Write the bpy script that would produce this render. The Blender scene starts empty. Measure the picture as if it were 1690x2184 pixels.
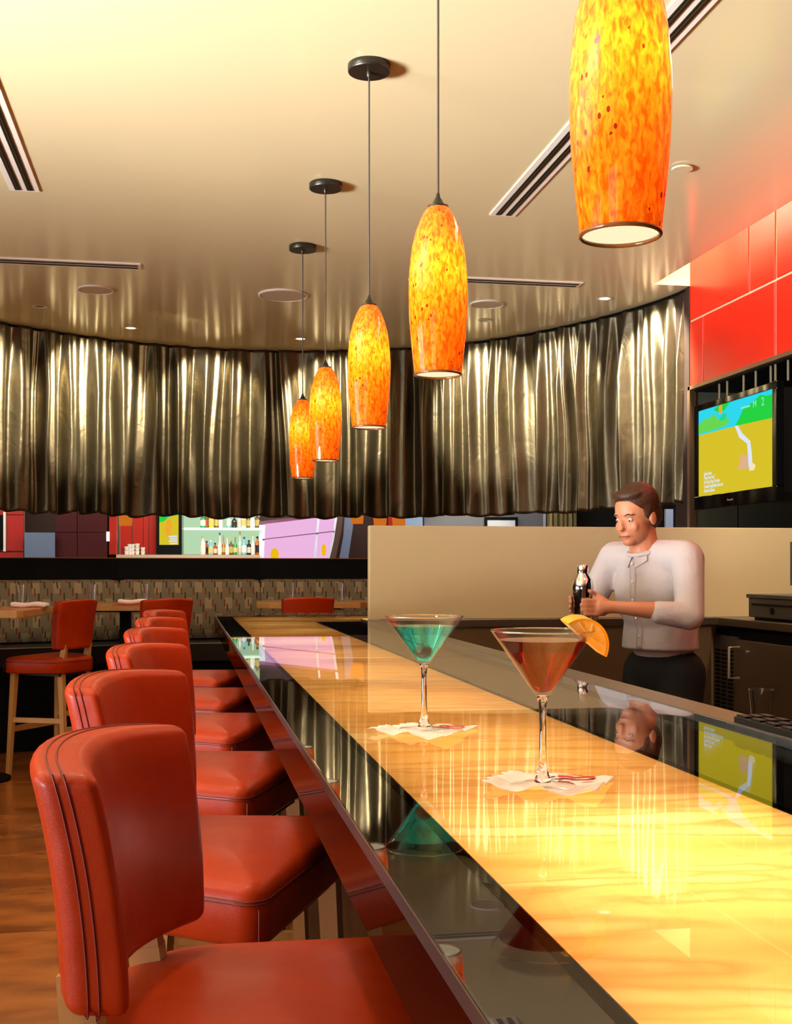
import bpy, bmesh, math, random
from mathutils import Vector, Matrix, noise as mnoise
random.seed(7)
PI = math.pi
scene = bpy.context.scene
C = scene.collection

# ------------------------------------------------------------------ camera
EYE = 1.28                     # eye height; the glass bar top is at 1.05
F = 2500.0                     # focal length in pixels of the 1690x2184 frame
VX, HY = 393.0, 1213.0         # vanishing point of the bar direction (+Y), horizon
TH = math.atan((845 - VX) / F)
cam = bpy.data.objects.new('camera', bpy.data.cameras.new('camera'))
C.objects.link(cam)
cam.data.sensor_fit = 'HORIZONTAL'
cam.data.sensor_width = 36
cam.data.lens = 36 * F / 1690
cam.data.shift_y = (HY - 1092) / 1690
cam.data.clip_start = 0.02
cam.data.clip_end = 100
cam.location = (0, 0, EYE)
cam.rotation_euler = (PI / 2, 0, -TH)
scene.camera = cam
cs, sn = math.cos(TH), math.sin(TH)

# ------------------------------------------------------------------ world, exposure, large lights
vs = scene.view_settings
vs.view_transform = 'Standard'
vs.look = 'None'
vs.gamma = 1
vs.use_curve_mapping = False
vs.exposure = -0.14
w = bpy.data.worlds.new('world')
scene.world = w
w.use_nodes = True
w.node_tree.nodes['Background'].inputs[0].default_value = (0.75, 0.85, 1.0, 1)
w.node_tree.nodes['Background'].inputs[1].default_value = 1.2


def area(name, loc, target, sx, sy, power, col):
    l = bpy.data.lights.new(name, 'AREA')
    l.shape = 'RECTANGLE'
    l.size, l.size_y = sx, sy
    l.energy = power
    l.color = col
    o = bpy.data.objects.new(name, l)
    C.objects.link(o)
    o.location = loc
    d = Vector(target) - Vector(loc)
    o.rotation_euler = d.to_track_quat('-Z', 'Y').to_euler()
    if Vector((d.x, d.y)).length < .1:
        o.rotation_euler = (0, 0, 0) if d.z < 0 else (PI, 0, 0)
    return o


def spot(name, loc, target, power, col, ang, blend=.4, rad=.03):
    l = bpy.data.lights.new(name, 'SPOT')
    l.energy = power
    l.color = col
    l.spot_size = math.radians(ang)
    l.spot_blend = blend
    l.shadow_soft_size = rad
    o = bpy.data.objects.new(name, l)
    C.objects.link(o)
    o.location = loc
    d = Vector(target) - Vector(loc)
    o.rotation_euler = d.to_track_quat('-Z', 'Y').to_euler()
    return o


# daylight through the windows in the left wall (outside the frame, behind the camera's left)
dlt = area('daylight_left', (-5.7, 3.2, 1.5), (0, 3.2, 2.3), 2.8, 1.8, 95, (0.96, 0.92, 0.95))
dlu = area('ceiling_uplight', (-5.6, 1.0, .7), (-1.2, 2.6, 3.0), 3.2, 0.8, 375, (0.86, 0.90, 1.0))  # added uplight that brightens the ceiling, spread kept narrow
dlu.data.spread = math.radians(56)
area('camera_side_fill', (-2.5, -2.75, 1.7), (0, 4, 2.2), 3.4, 1.8, 30, (1.0, 0.92, 0.88))  # added fill from behind the camera, no window there
# light strip in the cove over the red tiled wall
area('cove_strip', (2.87, 3.2, 3.42), (2.90, 3.2, 2.0), 0.10, 6.6, 175, (1.0, 0.80, 0.62))
# lamps inside the bar's light box, under the onyx
for y, p in ((0.35, 26.0), (0.95, 10.0), (1.55, 4.2), (2.15, 3.6), (2.75, 3.4), (3.35, 3.2), (3.95, 3.2), (4.55, 3.2), (5.15, 3.4), (5.7, 3.2)):
    area('bar_light', (0.42, y, 0.945), (0.42, y, 2), 0.26, 0.40, p * .18, (1.0, 0.80, 0.50))
area('bar_light', (1.2, 5.7, 0.945), (1.2, 5.7, 2), 0.9, 0.3, 1.6, (1.0, 0.80, 0.50))


# ------------------------------------------------------------------ helpers
def tof(u):
    return (u - 845.0) / F


def W(u, d):
    """plan position at camera depth d in the direction of image column u"""
    k = tof(u)
    return (d * (k * cs + sn), d * (cs - k * sn))


def WZ(u, v, z):
    """point on the horizontal plane z"""
    d = (EYE - z) * F / (v - HY)
    x, y = W(u, d)
    return Vector((x, y, z))


def WY(u, v, Y):
    """point on the plane Y = const"""
    k = tof(u)
    d = Y / (cs - k * sn)
    return Vector((d * (k * cs + sn), Y, EYE - (v - HY) * d / F))


def WD(u, v, d):
    x, y = W(u, d)
    return Vector((x, y, EYE - (v - HY) * d / F))


def lin(c):
    return tuple(((x / 255) / 12.92 if x / 255 <= .04045 else ((x / 255 + .055) / 1.055) ** 2.4) for x in c)


MATS = {}


def mat(name, rgb, rough=.5, metal=0, coat=0, spec=.5, emit=None, estr=0, trans=0, ior=1.45, bump=None, var=None, aniso=0, sheen=0, alpha=1):
    """rgb in sRGB 0..255; bump=(scale,strength,distance); var=(scale, rgb2, lo, hi, stretch)"""
    if name in MATS:
        return MATS[name]
    m = bpy.data.materials.new(name)
    m.use_nodes = True
    nt = m.node_tree
    b = nt.nodes['Principled BSDF']
    b.inputs['Base Color'].default_value = (*lin(rgb), 1)
    b.inputs['Roughness'].default_value = rough
    b.inputs['Metallic'].default_value = metal
    b.inputs['Coat Weight'].default_value = coat
    b.inputs['Coat Roughness'].default_value = .08
    b.inputs['Specular IOR Level'].default_value = spec
    b.inputs['Transmission Weight'].default_value = trans
    b.inputs['IOR'].default_value = ior
    b.inputs['Anisotropic'].default_value = aniso
    b.inputs['Sheen Weight'].default_value = sheen
    if emit:
        b.inputs['Emission Color'].default_value = (*lin(emit), 1)
        b.inputs['Emission Strength'].default_value = estr
    tc = nt.nodes.new('ShaderNodeTexCoord')
    if var:
        mp = nt.nodes.new('ShaderNodeMapping')
        mp.inputs['Scale'].default_value = var[4] if len(var) > 4 else (1, 1, 1)
        nt.links.new(tc.outputs['Object'], mp.inputs[0])
        n = nt.nodes.new('ShaderNodeTexNoise')
        n.inputs['Scale'].default_value = var[0]
        n.inputs['Detail'].default_value = 6
        nt.links.new(mp.outputs[0], n.inputs['Vector'])
        r = nt.nodes.new('ShaderNodeValToRGB')
        r.color_ramp.elements[0].position = var[2]
        r.color_ramp.elements[1].position = var[3]
        r.color_ramp.elements[0].color = (*lin(rgb), 1)
        r.color_ramp.elements[1].color = (*lin(var[1]), 1)
        nt.links.new(n.outputs[0], r.inputs[0])
        nt.links.new(r.outputs[0], b.inputs['Base Color'])
    if bump:
        n = nt.nodes.new('ShaderNodeTexNoise')
        n.inputs['Scale'].default_value = bump[0]
        n.inputs['Detail'].default_value = 4
        nt.links.new(tc.outputs['Object'], n.inputs['Vector'])
        bp = nt.nodes.new('ShaderNodeBump')
        bp.inputs['Strength'].default_value = bump[1]
        bp.inputs['Distance'].default_value = bump[2]
        nt.links.new(n.outputs[0], bp.inputs['Height'])
        nt.links.new(bp.outputs[0], b.inputs['Normal'])
    MATS[name] = m
    return m


def emission(name, rgb, strength):
    if name in MATS:
        return MATS[name]
    m = bpy.data.materials.new(name)
    m.use_nodes = True
    nt = m.node_tree
    nt.nodes.clear()
    e = nt.nodes.new('ShaderNodeEmission')
    e.inputs[0].default_value = (*lin(rgb), 1)
    e.inputs[1].default_value = strength
    o = nt.nodes.new('ShaderNodeOutputMaterial')
    nt.links.new(e.outputs[0], o.inputs[0])
    MATS[name] = m
    return m


class MB:
    """collects geometry, links it as one mesh object"""

    def __init__(s):
        s.v, s.f, s.uv = [], [], None

    def add(s, vs_, fs):
        k = len(s.v)
        s.v += [tuple(p) for p in vs_]
        s.f += [tuple(i + k for i in f) for f in fs]
        return s

    def box(s, x0, x1, y0, y1, z0, z1):
        return s.add([(x0, y0, z0), (x1, y0, z0), (x1, y1, z0), (x0, y1, z0), (x0, y0, z1), (x1, y0, z1), (x1, y1, z1), (x0, y1, z1)],
                     [(0, 3, 2, 1), (4, 5, 6, 7), (0, 1, 5, 4), (1, 2, 6, 5), (2, 3, 7, 6), (3, 0, 4, 7)])

    def prism(s, poly, z0, z1):
        """poly: ccw plan outline"""
        n = len(poly)
        return s.add([(p[0], p[1], z0) for p in poly] + [(p[0], p[1], z1) for p in poly],
                     [tuple(range(n - 1, -1, -1)), tuple(range(n, 2 * n))] + [(i, (i + 1) % n, n + (i + 1) % n, n + i) for i in range(n)])

    def beam(s, p, q, w0, w1, w0b=None, w1b=None, up=(0, 0, 1)):
        """tapered bar from p to q; w0,w1 widths at p; w0b,w1b at q"""
        p, q = Vector(p), Vector(q)
        a = (q - p).normalized()
        u = Vector(up)
        if abs(a.dot(u)) > .95:
            u = Vector((0, 1, 0))
        r = a.cross(u).normalized()
        t = r.cross(a).normalized()
        w0b = w0 if w0b is None else w0b
        w1b = w1 if w1b is None else w1b
        vv = []
        for c, a0, a1 in ((p, w0, w1), (q, w0b, w1b)):
            for sx, sy in ((-1, -1), (1, -1), (1, 1), (-1, 1)):
                vv.append(c + r * sx * a0 / 2 + t * sy * a1 / 2)
        return s.add(vv, [(0, 3, 2, 1), (4, 5, 6, 7), (0, 1, 5, 4), (1, 2, 6, 5), (2, 3, 7, 6), (3, 0, 4, 7)])

    def tube(s, pts, r, n=8, closed=False):
        pts = [Vector(p) for p in pts]
        m = len(pts)
        vv, ff = [], []
        nrm = None
        for i, p in enumerate(pts):
            a = (pts[(i + 1) % m] - pts[i - 1]) if closed else (pts[min(i + 1, m - 1)] - pts[max(i - 1, 0)])
            a.normalize()
            if nrm is None:
                nrm = a.orthogonal().normalized()
            nrm = (nrm - a * nrm.dot(a)).normalized()
            b = a.cross(nrm)
            rr = r[i] if isinstance(r, (list, tuple)) else r
            for k in range(n):
                t = 2 * PI * k / n
                vv.append(p + nrm * math.cos(t) * rr + b * math.sin(t) * rr)
        for i in range(m if closed else m - 1):
            j = (i + 1) % m
            for k in range(n):
                ff.append((i * n + k, i * n + (k + 1) % n, j * n + (k + 1) % n, j * n + k))
        if not closed:
            ff.append(tuple(range(n - 1, -1, -1)))
            ff.append(tuple(range((m - 1) * n, m * n)))
        return s.add(vv, ff)

    def lathe(s, prof, n=32, c=(0, 0, 0), cap0=False, cap1=False):
        """prof: list of (r,z); normals outward when z rises"""
        vv, ff = [], []
        for r, z in prof:
            for k in range(n):
                t = 2 * PI * k / n
                vv.append((c[0] + r * math.cos(t), c[1] + r * math.sin(t), c[2] + z))
        for i in range(len(prof) - 1):
            for k in range(n):
                ff.append((i * n + k, i * n + (k + 1) % n, (i + 1) * n + (k + 1) % n, (i + 1) * n + k))
        if cap0:
            ff.append(tuple(range(n - 1, -1, -1)))
        if cap1:
            ff.append(tuple(range((len(prof) - 1) * n, len(prof) * n)))
        return s.add(vv, ff)

    def quad(s, a, b, c, d):
        return s.add([a, b, c, d], [(0, 1, 2, 3)])

    def plate(s, pts, th):
        """polygon extruded by the vector th"""
        n = len(pts)
        th = Vector(th)
        pts = [Vector(p) for p in pts]
        return s.add(pts + [p + th for p in pts], [tuple(range(n - 1, -1, -1)), tuple(range(n, 2 * n))] + [(i, (i + 1) % n, n + (i + 1) % n, n + i) for i in range(n)])

    def rbox(s, hx, hy, hz, r, n=8, deform=None, c=(0, 0, 0), k=3):
        """box with rounded edges, gridded so that it can be deformed"""
        def coords(h, n):
            L = [-h + r * (1 - math.cos(PI / 2 * (i / k))) * 1 for i in range(k)]
            L = [-h + r * i / k for i in range(k)]
            mid = [-(h - r) + 2 * (h - r) * i / n for i in range(n + 1)]
            return L + mid + [-x for x in reversed(L)]
        cx, cy, cz = coords(hx, n), coords(hy, n), coords(hz, n)
        idx = {}
        vv, ff = [], []

        def pt(i, j, l):
            key = (i, j, l)
            if key not in idx:
                p = Vector((cx[i], cy[j], cz[l]))
                q = Vector((max(-(hx - r), min(hx - r, p.x)), max(-(hy - r), min(hy - r, p.y)), max(-(hz - r), min(hz - r, p.z))))
                d = p - q
                if d.length > 1e-9:
                    d = d.normalized() * r
                p = q + d
                if deform:
                    p = Vector(deform(p))
                idx[key] = len(vv)
                vv.append((p.x + c[0], p.y + c[1], p.z + c[2]))
            return idx[key]
        A, B, D = len(cx) - 1, len(cy) - 1, len(cz) - 1
        for i in range(A):
            for j in range(B):
                ff.append((pt(i, j, 0), pt(i, j + 1, 0), pt(i + 1, j + 1, 0), pt(i + 1, j, 0)))
                ff.append((pt(i, j, D), pt(i + 1, j, D), pt(i + 1, j + 1, D), pt(i, j + 1, D)))
        for i in range(A):
            for l in range(D):
                ff.append((pt(i, 0, l), pt(i + 1, 0, l), pt(i + 1, 0, l + 1), pt(i, 0, l + 1)))
                ff.append((pt(i, B, l), pt(i, B, l + 1), pt(i + 1, B, l + 1), pt(i + 1, B, l)))
        for j in range(B):
            for l in range(D):
                ff.append((pt(0, j, l), pt(0, j, l + 1), pt(0, j + 1, l + 1), pt(0, j + 1, l)))
                ff.append((pt(A, j, l), pt(A, j + 1, l), pt(A, j + 1, l + 1), pt(A, j, l + 1)))
        return s.add(vv, ff)

    def ball(s, c, r, n=16, rot=None):
        """ellipsoid, r = (rx,ry,rz)"""
        if not isinstance(r, (tuple, list)):
            r = (r, r, r)
        vv, ff = [], []
        m = n // 2
        for i in range(m + 1):
            t = PI * i / m
            for k in range(n):
                p = Vector((r[0] * math.sin(t) * math.cos(2 * PI * k / n), r[1] * math.sin(t) * math.sin(2 * PI * k / n), -r[2] * math.cos(t)))
                if rot:
                    p = rot @ p
                vv.append((c[0] + p.x, c[1] + p.y, c[2] + p.z))
        for i in range(m):
            for k in range(n):
                ff.append((i * n + k, i * n + (k + 1) % n, (i + 1) * n + (k + 1) % n, (i + 1) * n + k))
        return s.add(vv, ff)

    def caps(s, pts, rs, n=14):
        """chain of tapered capsules"""
        for i in range(len(pts) - 1):
            p, q = Vector(pts[i]), Vector(pts[i + 1])
            s.tube([p, q], [rs[i], rs[i + 1]], n)
        for p, r in zip(pts, rs):
            s.ball(p, r, n)
        return s

    def build(s, name, m, parent=None, smooth=False, merge=False, loc=None):
        me = bpy.data.meshes.new(name)
        me.from_pydata(s.v, [], s.f)
        if merge:
            bm = bmesh.new()
            bm.from_mesh(me)
            bmesh.ops.remove_doubles(bm, verts=bm.verts, dist=1e-5)
            bmesh.ops.recalc_face_normals(bm, faces=bm.faces)
            bm.to_mesh(me)
            bm.free()
        me.materials.append(m)
        if smooth:
            me.polygons.foreach_set('use_smooth', [True] * len(me.polygons))
            try:
                me.set_sharp_from_angle(angle=math.radians(smooth if smooth is not True else 50))
            except Exception:
                pass
        o = bpy.data.objects.new(name, me)
        C.objects.link(o)
        if parent:
            o.parent = parent
        if loc:
            o.location = loc
        return o


def empty(name, loc=(0, 0, 0), rz=0):
    o = bpy.data.objects.new(name, None)
    C.objects.link(o)
    o.location = loc
    o.rotation_euler = (0, 0, rz)
    o.empty_display_size = .1
    return o


def tag(o, label, cat, group=None):
    o['label'] = label
    o['category'] = cat
    if group:
        o['group'] = group
    return o


def struct(o):
    o['kind'] = 'structure'
    return o


def copy_tree(o, parent=None):
    c = o.copy()
    C.objects.link(c)
    c.parent = parent
    for ch in [x for x in C.objects if x.parent == o]:
        copy_tree(ch, c)
    return c


def bevel(o, w_, seg=2):
    b = o.modifiers.new('bevel', 'BEVEL')
    b.width = w_
    b.segments = seg
    b.limit_method = 'ANGLE'
    return o


def text_mesh(name, s, size, m, parent, M, depth=0.0005, align='LEFT'):
    cu = bpy.data.curves.new(name, 'FONT')
    cu.body = s
    cu.size = size
    cu.extrude = depth
    cu.align_x = align
    cu.resolution_u = 2
    t = bpy.data.objects.new(name, cu)
    me = bpy.data.meshes.new_from_object(t)
    bpy.data.objects.remove(t)
    bpy.data.curves.remove(cu)
    me.transform(M)
    me.materials.clear()
    me.materials.append(m)
    o = bpy.data.objects.new(name, me)
    C.objects.link(o)
    o.parent = parent
    return o


def round_poly(pts, rads, seg=6):
    out = []
    n = len(pts)
    for i in range(n):
        p = Vector(pts[i]).to_2d()
        a = (Vector(pts[i - 1]).to_2d() - p)
        b = (Vector(pts[(i + 1) % n]).to_2d() - p)
        la, lb = a.length, b.length
        a.normalize()
        b.normalize()
        ang = math.acos(max(-1, min(1, a.dot(b))))
        r = rads[i]
        t = min(r / math.tan(ang / 2), la * .48, lb * .48)
        r = t * math.tan(ang / 2)
        bis = (a + b).normalized()
        ce = p + bis * (r / math.sin(ang / 2))
        s0, s1 = p + a * t - ce, p + b * t - ce
        a0 = math.atan2(s0.y, s0.x)
        a1 = math.atan2(s1.y, s1.x)
        d = (a1 - a0 + PI) % (2 * PI) - PI
        for k in range(seg + 1):
            q = a0 + d * k / seg
            out.append((ce.x + r * math.cos(q), ce.y + r * math.sin(q)))
    return out


def resample(poly, n):
    L = [0]
    m = len(poly)
    for i in range(m):
        L.append(L[-1] + math.dist(poly[i], poly[(i + 1) % m]))
    out = []
    j = 0
    for k in range(n):
        t = L[-1] * k / n
        while L[j + 1] < t:
            j += 1
        f = (t - L[j]) / max(1e-9, L[j + 1] - L[j])
        a, b = poly[j], poly[(j + 1) % m]
        out.append((a[0] + (b[0] - a[0]) * f, a[1] + (b[1] - a[1]) * f))
    return out


def inset(poly, d):
    """ccw polygon moved inward by d"""
    n = len(poly)
    out = []
    for i in range(n):
        a, b = Vector(poly[i - 1]), Vector(poly[(i + 1) % n])
        t = (b - a).normalized()
        out.append((poly[i][0] - t.y * d, poly[i][1] + t.x * d))
    return out


# ------------------------------------------------------------------ materials
def nn(nt, typ, **kw):
    n = nt.nodes.new(typ)
    for k, v in kw.items():
        setattr(n, k, v)
    return n


def math_node(nt, op, a, b=None):
    n = nt.nodes.new('ShaderNodeMath')
    n.operation = op
    for i, x in enumerate((a, b)):
        if x is None:
            continue
        if isinstance(x, (int, float)):
            n.inputs[i].default_value = x
        else:
            nt.links.new(x, n.inputs[i])
    return n.outputs[0]


def leather_mat():
    m = mat('red_leather', (176, 52, 2), rough=.42, coat=.06, var=(3.5, (156, 40, 2), .35, .7), spec=.22)
    nt = m.node_tree
    b = nt.nodes['Principled BSDF']
    b.inputs['Coat Roughness'].default_value = .16
    tc = nn(nt, 'ShaderNodeTexCoord')
    v = nn(nt, 'ShaderNodeTexVoronoi')
    v.inputs['Scale'].default_value = 420
    v.feature = 'DISTANCE_TO_EDGE'
    nt.links.new(tc.outputs['Object'], v.inputs['Vector'])
    n = nn(nt, 'ShaderNodeTexNoise')
    n.inputs['Scale'].default_value = 9
    nt.links.new(tc.outputs['Object'], n.inputs['Vector'])
    b1 = nn(nt, 'ShaderNodeBump')
    b1.inputs['Strength'].default_value = .22
    b1.inputs['Distance'].default_value = .001
    nt.links.new(v.outputs['Distance'], b1.inputs['Height'])
    b2 = nn(nt, 'ShaderNodeBump')
    b2.inputs['Strength'].default_value = .35
    b2.inputs['Distance'].default_value = .012
    nt.links.new(n.outputs[0], b2.inputs['Height'])
    nt.links.new(b1.outputs[0], b2.inputs['Normal'])
    nt.links.new(b2.outputs[0], b.inputs['Normal'])
    return m


def curtain_mat():
    m = mat('silk_curtain', (98, 88, 67), rough=.38, metal=.92, spec=.6, var=(1.2, (76, 68, 50), .3, .7, (2, 2, .5)))
    nt = m.node_tree
    b = nt.nodes['Principled BSDF']
    tc = nn(nt, 'ShaderNodeTexCoord')
    mp = nn(nt, 'ShaderNodeMapping')
    mp.inputs['Scale'].default_value = (9, 9, 7)
    nt.links.new(tc.outputs['Object'], mp.inputs[0])
    n = nn(nt, 'ShaderNodeTexNoise')
    n.inputs['Scale'].default_value = 1
    n.inputs['Detail'].default_value = 3
    n.inputs['Distortion'].default_value = .8
    nt.links.new(mp.outputs[0], n.inputs['Vector'])
    bp = nn(nt, 'ShaderNodeBump')
    bp.inputs['Strength'].default_value = .25
    bp.inputs['Distance'].default_value = .02
    nt.links.new(n.outputs[0], bp.inputs['Height'])
    nt.links.new(bp.outputs[0], b.inputs['Normal'])
    return m


def onyx_mat():
    m = bpy.data.materials.new('backlit_onyx')
    m.use_nodes = True
    nt = m.node_tree
    nt.nodes.clear()
    out = nn(nt, 'ShaderNodeOutputMaterial')
    tc = nn(nt, 'ShaderNodeTexCoord')
    mp = nn(nt, 'ShaderNodeMapping')
    mp.inputs['Scale'].default_value = (1.0, 2.6, 1)
    mp.inputs['Rotation'].default_value = (0, 0, .35)
    nt.links.new(tc.outputs['Object'], mp.inputs[0])
    n1 = nn(nt, 'ShaderNodeTexNoise')
    n1.inputs['Scale'].default_value = 1.3
    n1.inputs['Detail'].default_value = 5
    n1.inputs['Distortion'].default_value = 1.2
    nt.links.new(mp.outputs[0], n1.inputs['Vector'])
    wv = nn(nt, 'ShaderNodeTexWave')
    wv.wave_type = 'BANDS'
    wv.bands_direction = 'Y'
    wv.inputs['Scale'].default_value = 2.2
    wv.inputs['Distortion'].default_value = 7
    wv.inputs['Detail'].default_value = 4
    wv.inputs['Detail Scale'].default_value = 1.4
    nt.links.new(mp.outputs[0], wv.inputs['Vector'])
    mx = math_node(nt, 'ADD', math_node(nt, 'MULTIPLY', n1.outputs[0], .95), math_node(nt, 'MULTIPLY', wv.outputs[1], .07))
    r = nn(nt, 'ShaderNodeValToRGB')
    e = r.color_ramp.elements
    e[0].position, e[0].color = .25, (*lin((206, 146, 66)), 1)
    e[1].position, e[1].color = .80, (*lin((255, 236, 178)), 1)
    for p, c in ((.42, (242, 192, 112)), (.50, (250, 206, 128)), (.545, (230, 176, 102)), (.60, (252, 216, 146))):
        x = e.new(p)
        x.color = (*lin(c), 1)
    nt.links.new(mx, r.inputs[0])
    tr = nn(nt, 'ShaderNodeBsdfTranslucent')
    df = nn(nt, 'ShaderNodeBsdfDiffuse')
    nt.links.new(r.outputs[0], tr.inputs[0])
    nt.links.new(r.outputs[0], df.inputs[0])
    ms = nn(nt, 'ShaderNodeMixShader')
    ms.inputs[0].default_value = .35
    nt.links.new(tr.outputs[0], ms.inputs[1])
    nt.links.new(df.outputs[0], ms.inputs[2])
    nt.links.new(ms.outputs[0], out.inputs[0])
    return m


def sheet_glass(name='sheet_glass', tint=(1, 1, 1), ior=1.52):
    """clear pane: reflects by Fresnel, lets the rest straight through"""
    m = bpy.data.materials.new(name)
    m.use_nodes = True
    nt = m.node_tree
    nt.nodes.clear()
    out = nn(nt, 'ShaderNodeOutputMaterial')
    fr = nn(nt, 'ShaderNodeFresnel')
    fr.inputs[0].default_value = ior
    ge = nn(nt, 'ShaderNodeNewGeometry')
    fac = math_node(nt, 'MULTIPLY', fr.outputs[0], math_node(nt, 'SUBTRACT', 1.0, ge.outputs['Backfacing']))
    t = nn(nt, 'ShaderNodeBsdfTransparent')
    t.inputs[0].default_value = (*tint, 1)
    g = nn(nt, 'ShaderNodeBsdfGlossy')
    g.inputs['Roughness'].default_value = .012
    ms = nn(nt, 'ShaderNodeMixShader')
    nt.links.new(fac, ms.inputs[0])
    nt.links.new(t.outputs[0], ms.inputs[1])
    nt.links.new(g.outputs[0], ms.inputs[2])
    nt.links.new(ms.outputs[0], out.inputs[0])
    return m


def shade_mat():
    """cased glass: mottled amber outside, white inside, lit by the bulb within"""
    m = bpy.data.materials.new('amber_glass')
    m.use_nodes = True
    nt = m.node_tree
    nt.nodes.clear()
    out = nn(nt, 'ShaderNodeOutputMaterial')
    tc = nn(nt, 'ShaderNodeTexCoord')
    mp = nn(nt, 'ShaderNodeMapping')
    mp.inputs['Scale'].default_value = (1, 1, .38)
    nt.links.new(tc.outputs['Object'], mp.inputs[0])
    n = nn(nt, 'ShaderNodeTexNoise')
    n.inputs['Scale'].default_value = 130
    n.inputs['Detail'].default_value = 4
    n.inputs['Distortion'].default_value = .6
    nt.links.new(mp.outputs[0], n.inputs['Vector'])
    r = nn(nt, 'ShaderNodeValToRGB')
    r.color_ramp.elements[0].position = .36
    r.color_ramp.elements[0].color = (*lin((222, 84, 6)), 1)
    r.color_ramp.elements[1].position = .68
    r.color_ramp.elements[1].color = (*lin((252, 152, 28)), 1)
    nt.links.new(n.outputs[0], r.inputs[0])
    # dark red flecks
    v = nn(nt, 'ShaderNodeTexVoronoi')
    v.inputs['Scale'].default_value = 62
    mp2 = nn(nt, 'ShaderNodeMapping')
    mp2.inputs['Scale'].default_value = (1, 1, .6)
    nt.links.new(tc.outputs['Object'], mp2.inputs[0])
    nt.links.new(mp2.outputs[0], v.inputs['Vector'])
    n2 = nn(nt, 'ShaderNodeTexNoise')
    n2.inputs['Scale'].default_value = 14
    nt.links.new(tc.outputs['Object'], n2.inputs['Vector'])
    thr = math_node(nt, 'MULTIPLY', math_node(nt, 'GREATER_THAN', n2.outputs[0], .53), .17)
    fleck = math_node(nt, 'LESS_THAN', v.outputs['Distance'], thr)
    mixc = nn(nt, 'ShaderNodeMixRGB')
    nt.links.new(fleck, mixc.inputs[0])
    nt.links.new(r.outputs[0], mixc.inputs[1])
    mixc.inputs[2].default_value = (*lin((120, 30, 4)), 1)
    tr = nn(nt, 'ShaderNodeBsdfTranslucent')
    nt.links.new(mixc.outputs[0], tr.inputs[0])
    df = nn(nt, 'ShaderNodeBsdfDiffuse')
    ge = nn(nt, 'ShaderNodeNewGeometry')
    mi = nn(nt, 'ShaderNodeMixRGB')
    nt.links.new(ge.outputs['Backfacing'], mi.inputs[0])
    nt.links.new(mixc.outputs[0], mi.inputs[1])
    mi.inputs[2].default_value = (*lin((255, 244, 214)), 1)
    nt.links.new(mi.outputs[0], df.inputs[0])
    s1 = nn(nt, 'ShaderNodeMixShader')
    s1.inputs[0].default_value = .45
    nt.links.new(tr.outputs[0], s1.inputs[1])
    nt.links.new(df.outputs[0], s1.inputs[2])
    gl = nn(nt, 'ShaderNodeBsdfGlossy')
    gl.inputs['Roughness'].default_value = .04
    fr = nn(nt, 'ShaderNodeFresnel')
    fr.inputs[0].default_value = 1.5
    fac = math_node(nt, 'MULTIPLY', fr.outputs[0], math_node(nt, 'SUBTRACT', 1.0, ge.outputs['Backfacing']))
    s2 = nn(nt, 'ShaderNodeMixShader')
    nt.links.new(fac, s2.inputs[0])
    nt.links.new(s1.outputs[0], s2.inputs[1])
    nt.links.new(gl.outputs[0], s2.inputs[2])
    nt.links.new(s2.outputs[0], out.inputs[0])
    return m


def banquette_mat():
    m = mat('banquette_fabric', (150, 138, 108), rough=.85)
    nt = m.node_tree
    b = nt.nodes['Principled BSDF']
    uv = nn(nt, 'ShaderNodeUVMap')
    sp = nn(nt, 'ShaderNodeSeparateXYZ')
    nt.links.new(uv.outputs[0], sp.inputs[0])
    s_, t_ = sp.outputs[0], sp.outputs[1]

    def lattice(px, py, ox, oy, ww, hh):
        a = math_node(nt, 'LESS_THAN', math_node(nt, 'FRACT', math_node(nt, 'DIVIDE', math_node(nt, 'ADD', s_, ox + 50 * px), px)), ww / px)
        c = math_node(nt, 'LESS_THAN', math_node(nt, 'FRACT', math_node(nt, 'DIVIDE', math_node(nt, 'ADD', t_, oy + 50 * py), py)), hh / py)
        return math_node(nt, 'MULTIPLY', a, c)
    cur = None
    base = nn(nt, 'ShaderNodeRGB')
    base.outputs[0].default_value = (*lin((120, 108, 82)), 1)
    cur = base.outputs[0]
    for col, lats in (((152, 136, 102), ((.155, .25, 0, 0, .055, .085), (.155, .25, .075, .125, .055, .085))),
                      ((128, 46, 24), ((.093, .19, .03, .02, .010, .055), (.093, .19, .07, .115, .010, .055))),
                      ((66, 56, 36), ((.093, .19, .002, .06, .011, .060), (.093, .19, .050, .155, .011, .060)))):
        msk = None
        for L in lats:
            q = lattice(*L)
            msk = q if msk is None else math_node(nt, 'MAXIMUM', msk, q)
        mc = nn(nt, 'ShaderNodeMixRGB')
        nt.links.new(msk, mc.inputs[0])
        nt.links.new(cur, mc.inputs[1])
        mc.inputs[2].default_value = (*lin(col), 1)
        cur = mc.outputs[0]
    nt.links.new(cur, b.inputs['Base Color'])
    return m


def tinted_glass():
    m = bpy.data.materials.new('smoked_glass')
    m.use_nodes = True
    nt = m.node_tree
    nt.nodes.clear()
    out = nn(nt, 'ShaderNodeOutputMaterial')
    fr = nn(nt, 'ShaderNodeFresnel')
    fr.inputs[0].default_value = 1.5
    a = nn(nt, 'ShaderNodeBsdfDiffuse')
    a.inputs[0].default_value = (.002, .0015, .001, 1)
    g = nn(nt, 'ShaderNodeBsdfGlossy')
    g.inputs[0].default_value = (.42, .36, .30, 1)
    g.inputs['Roughness'].default_value = .02
    ms = nn(nt, 'ShaderNodeMixShader')
    nt.links.new(fr.outputs[0], ms.inputs[0])
    nt.links.new(a.outputs[0], ms.inputs[1])
    nt.links.new(g.outputs[0], ms.inputs[2])
    nt.links.new(ms.outputs[0], out.inputs[0])
    return m


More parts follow.
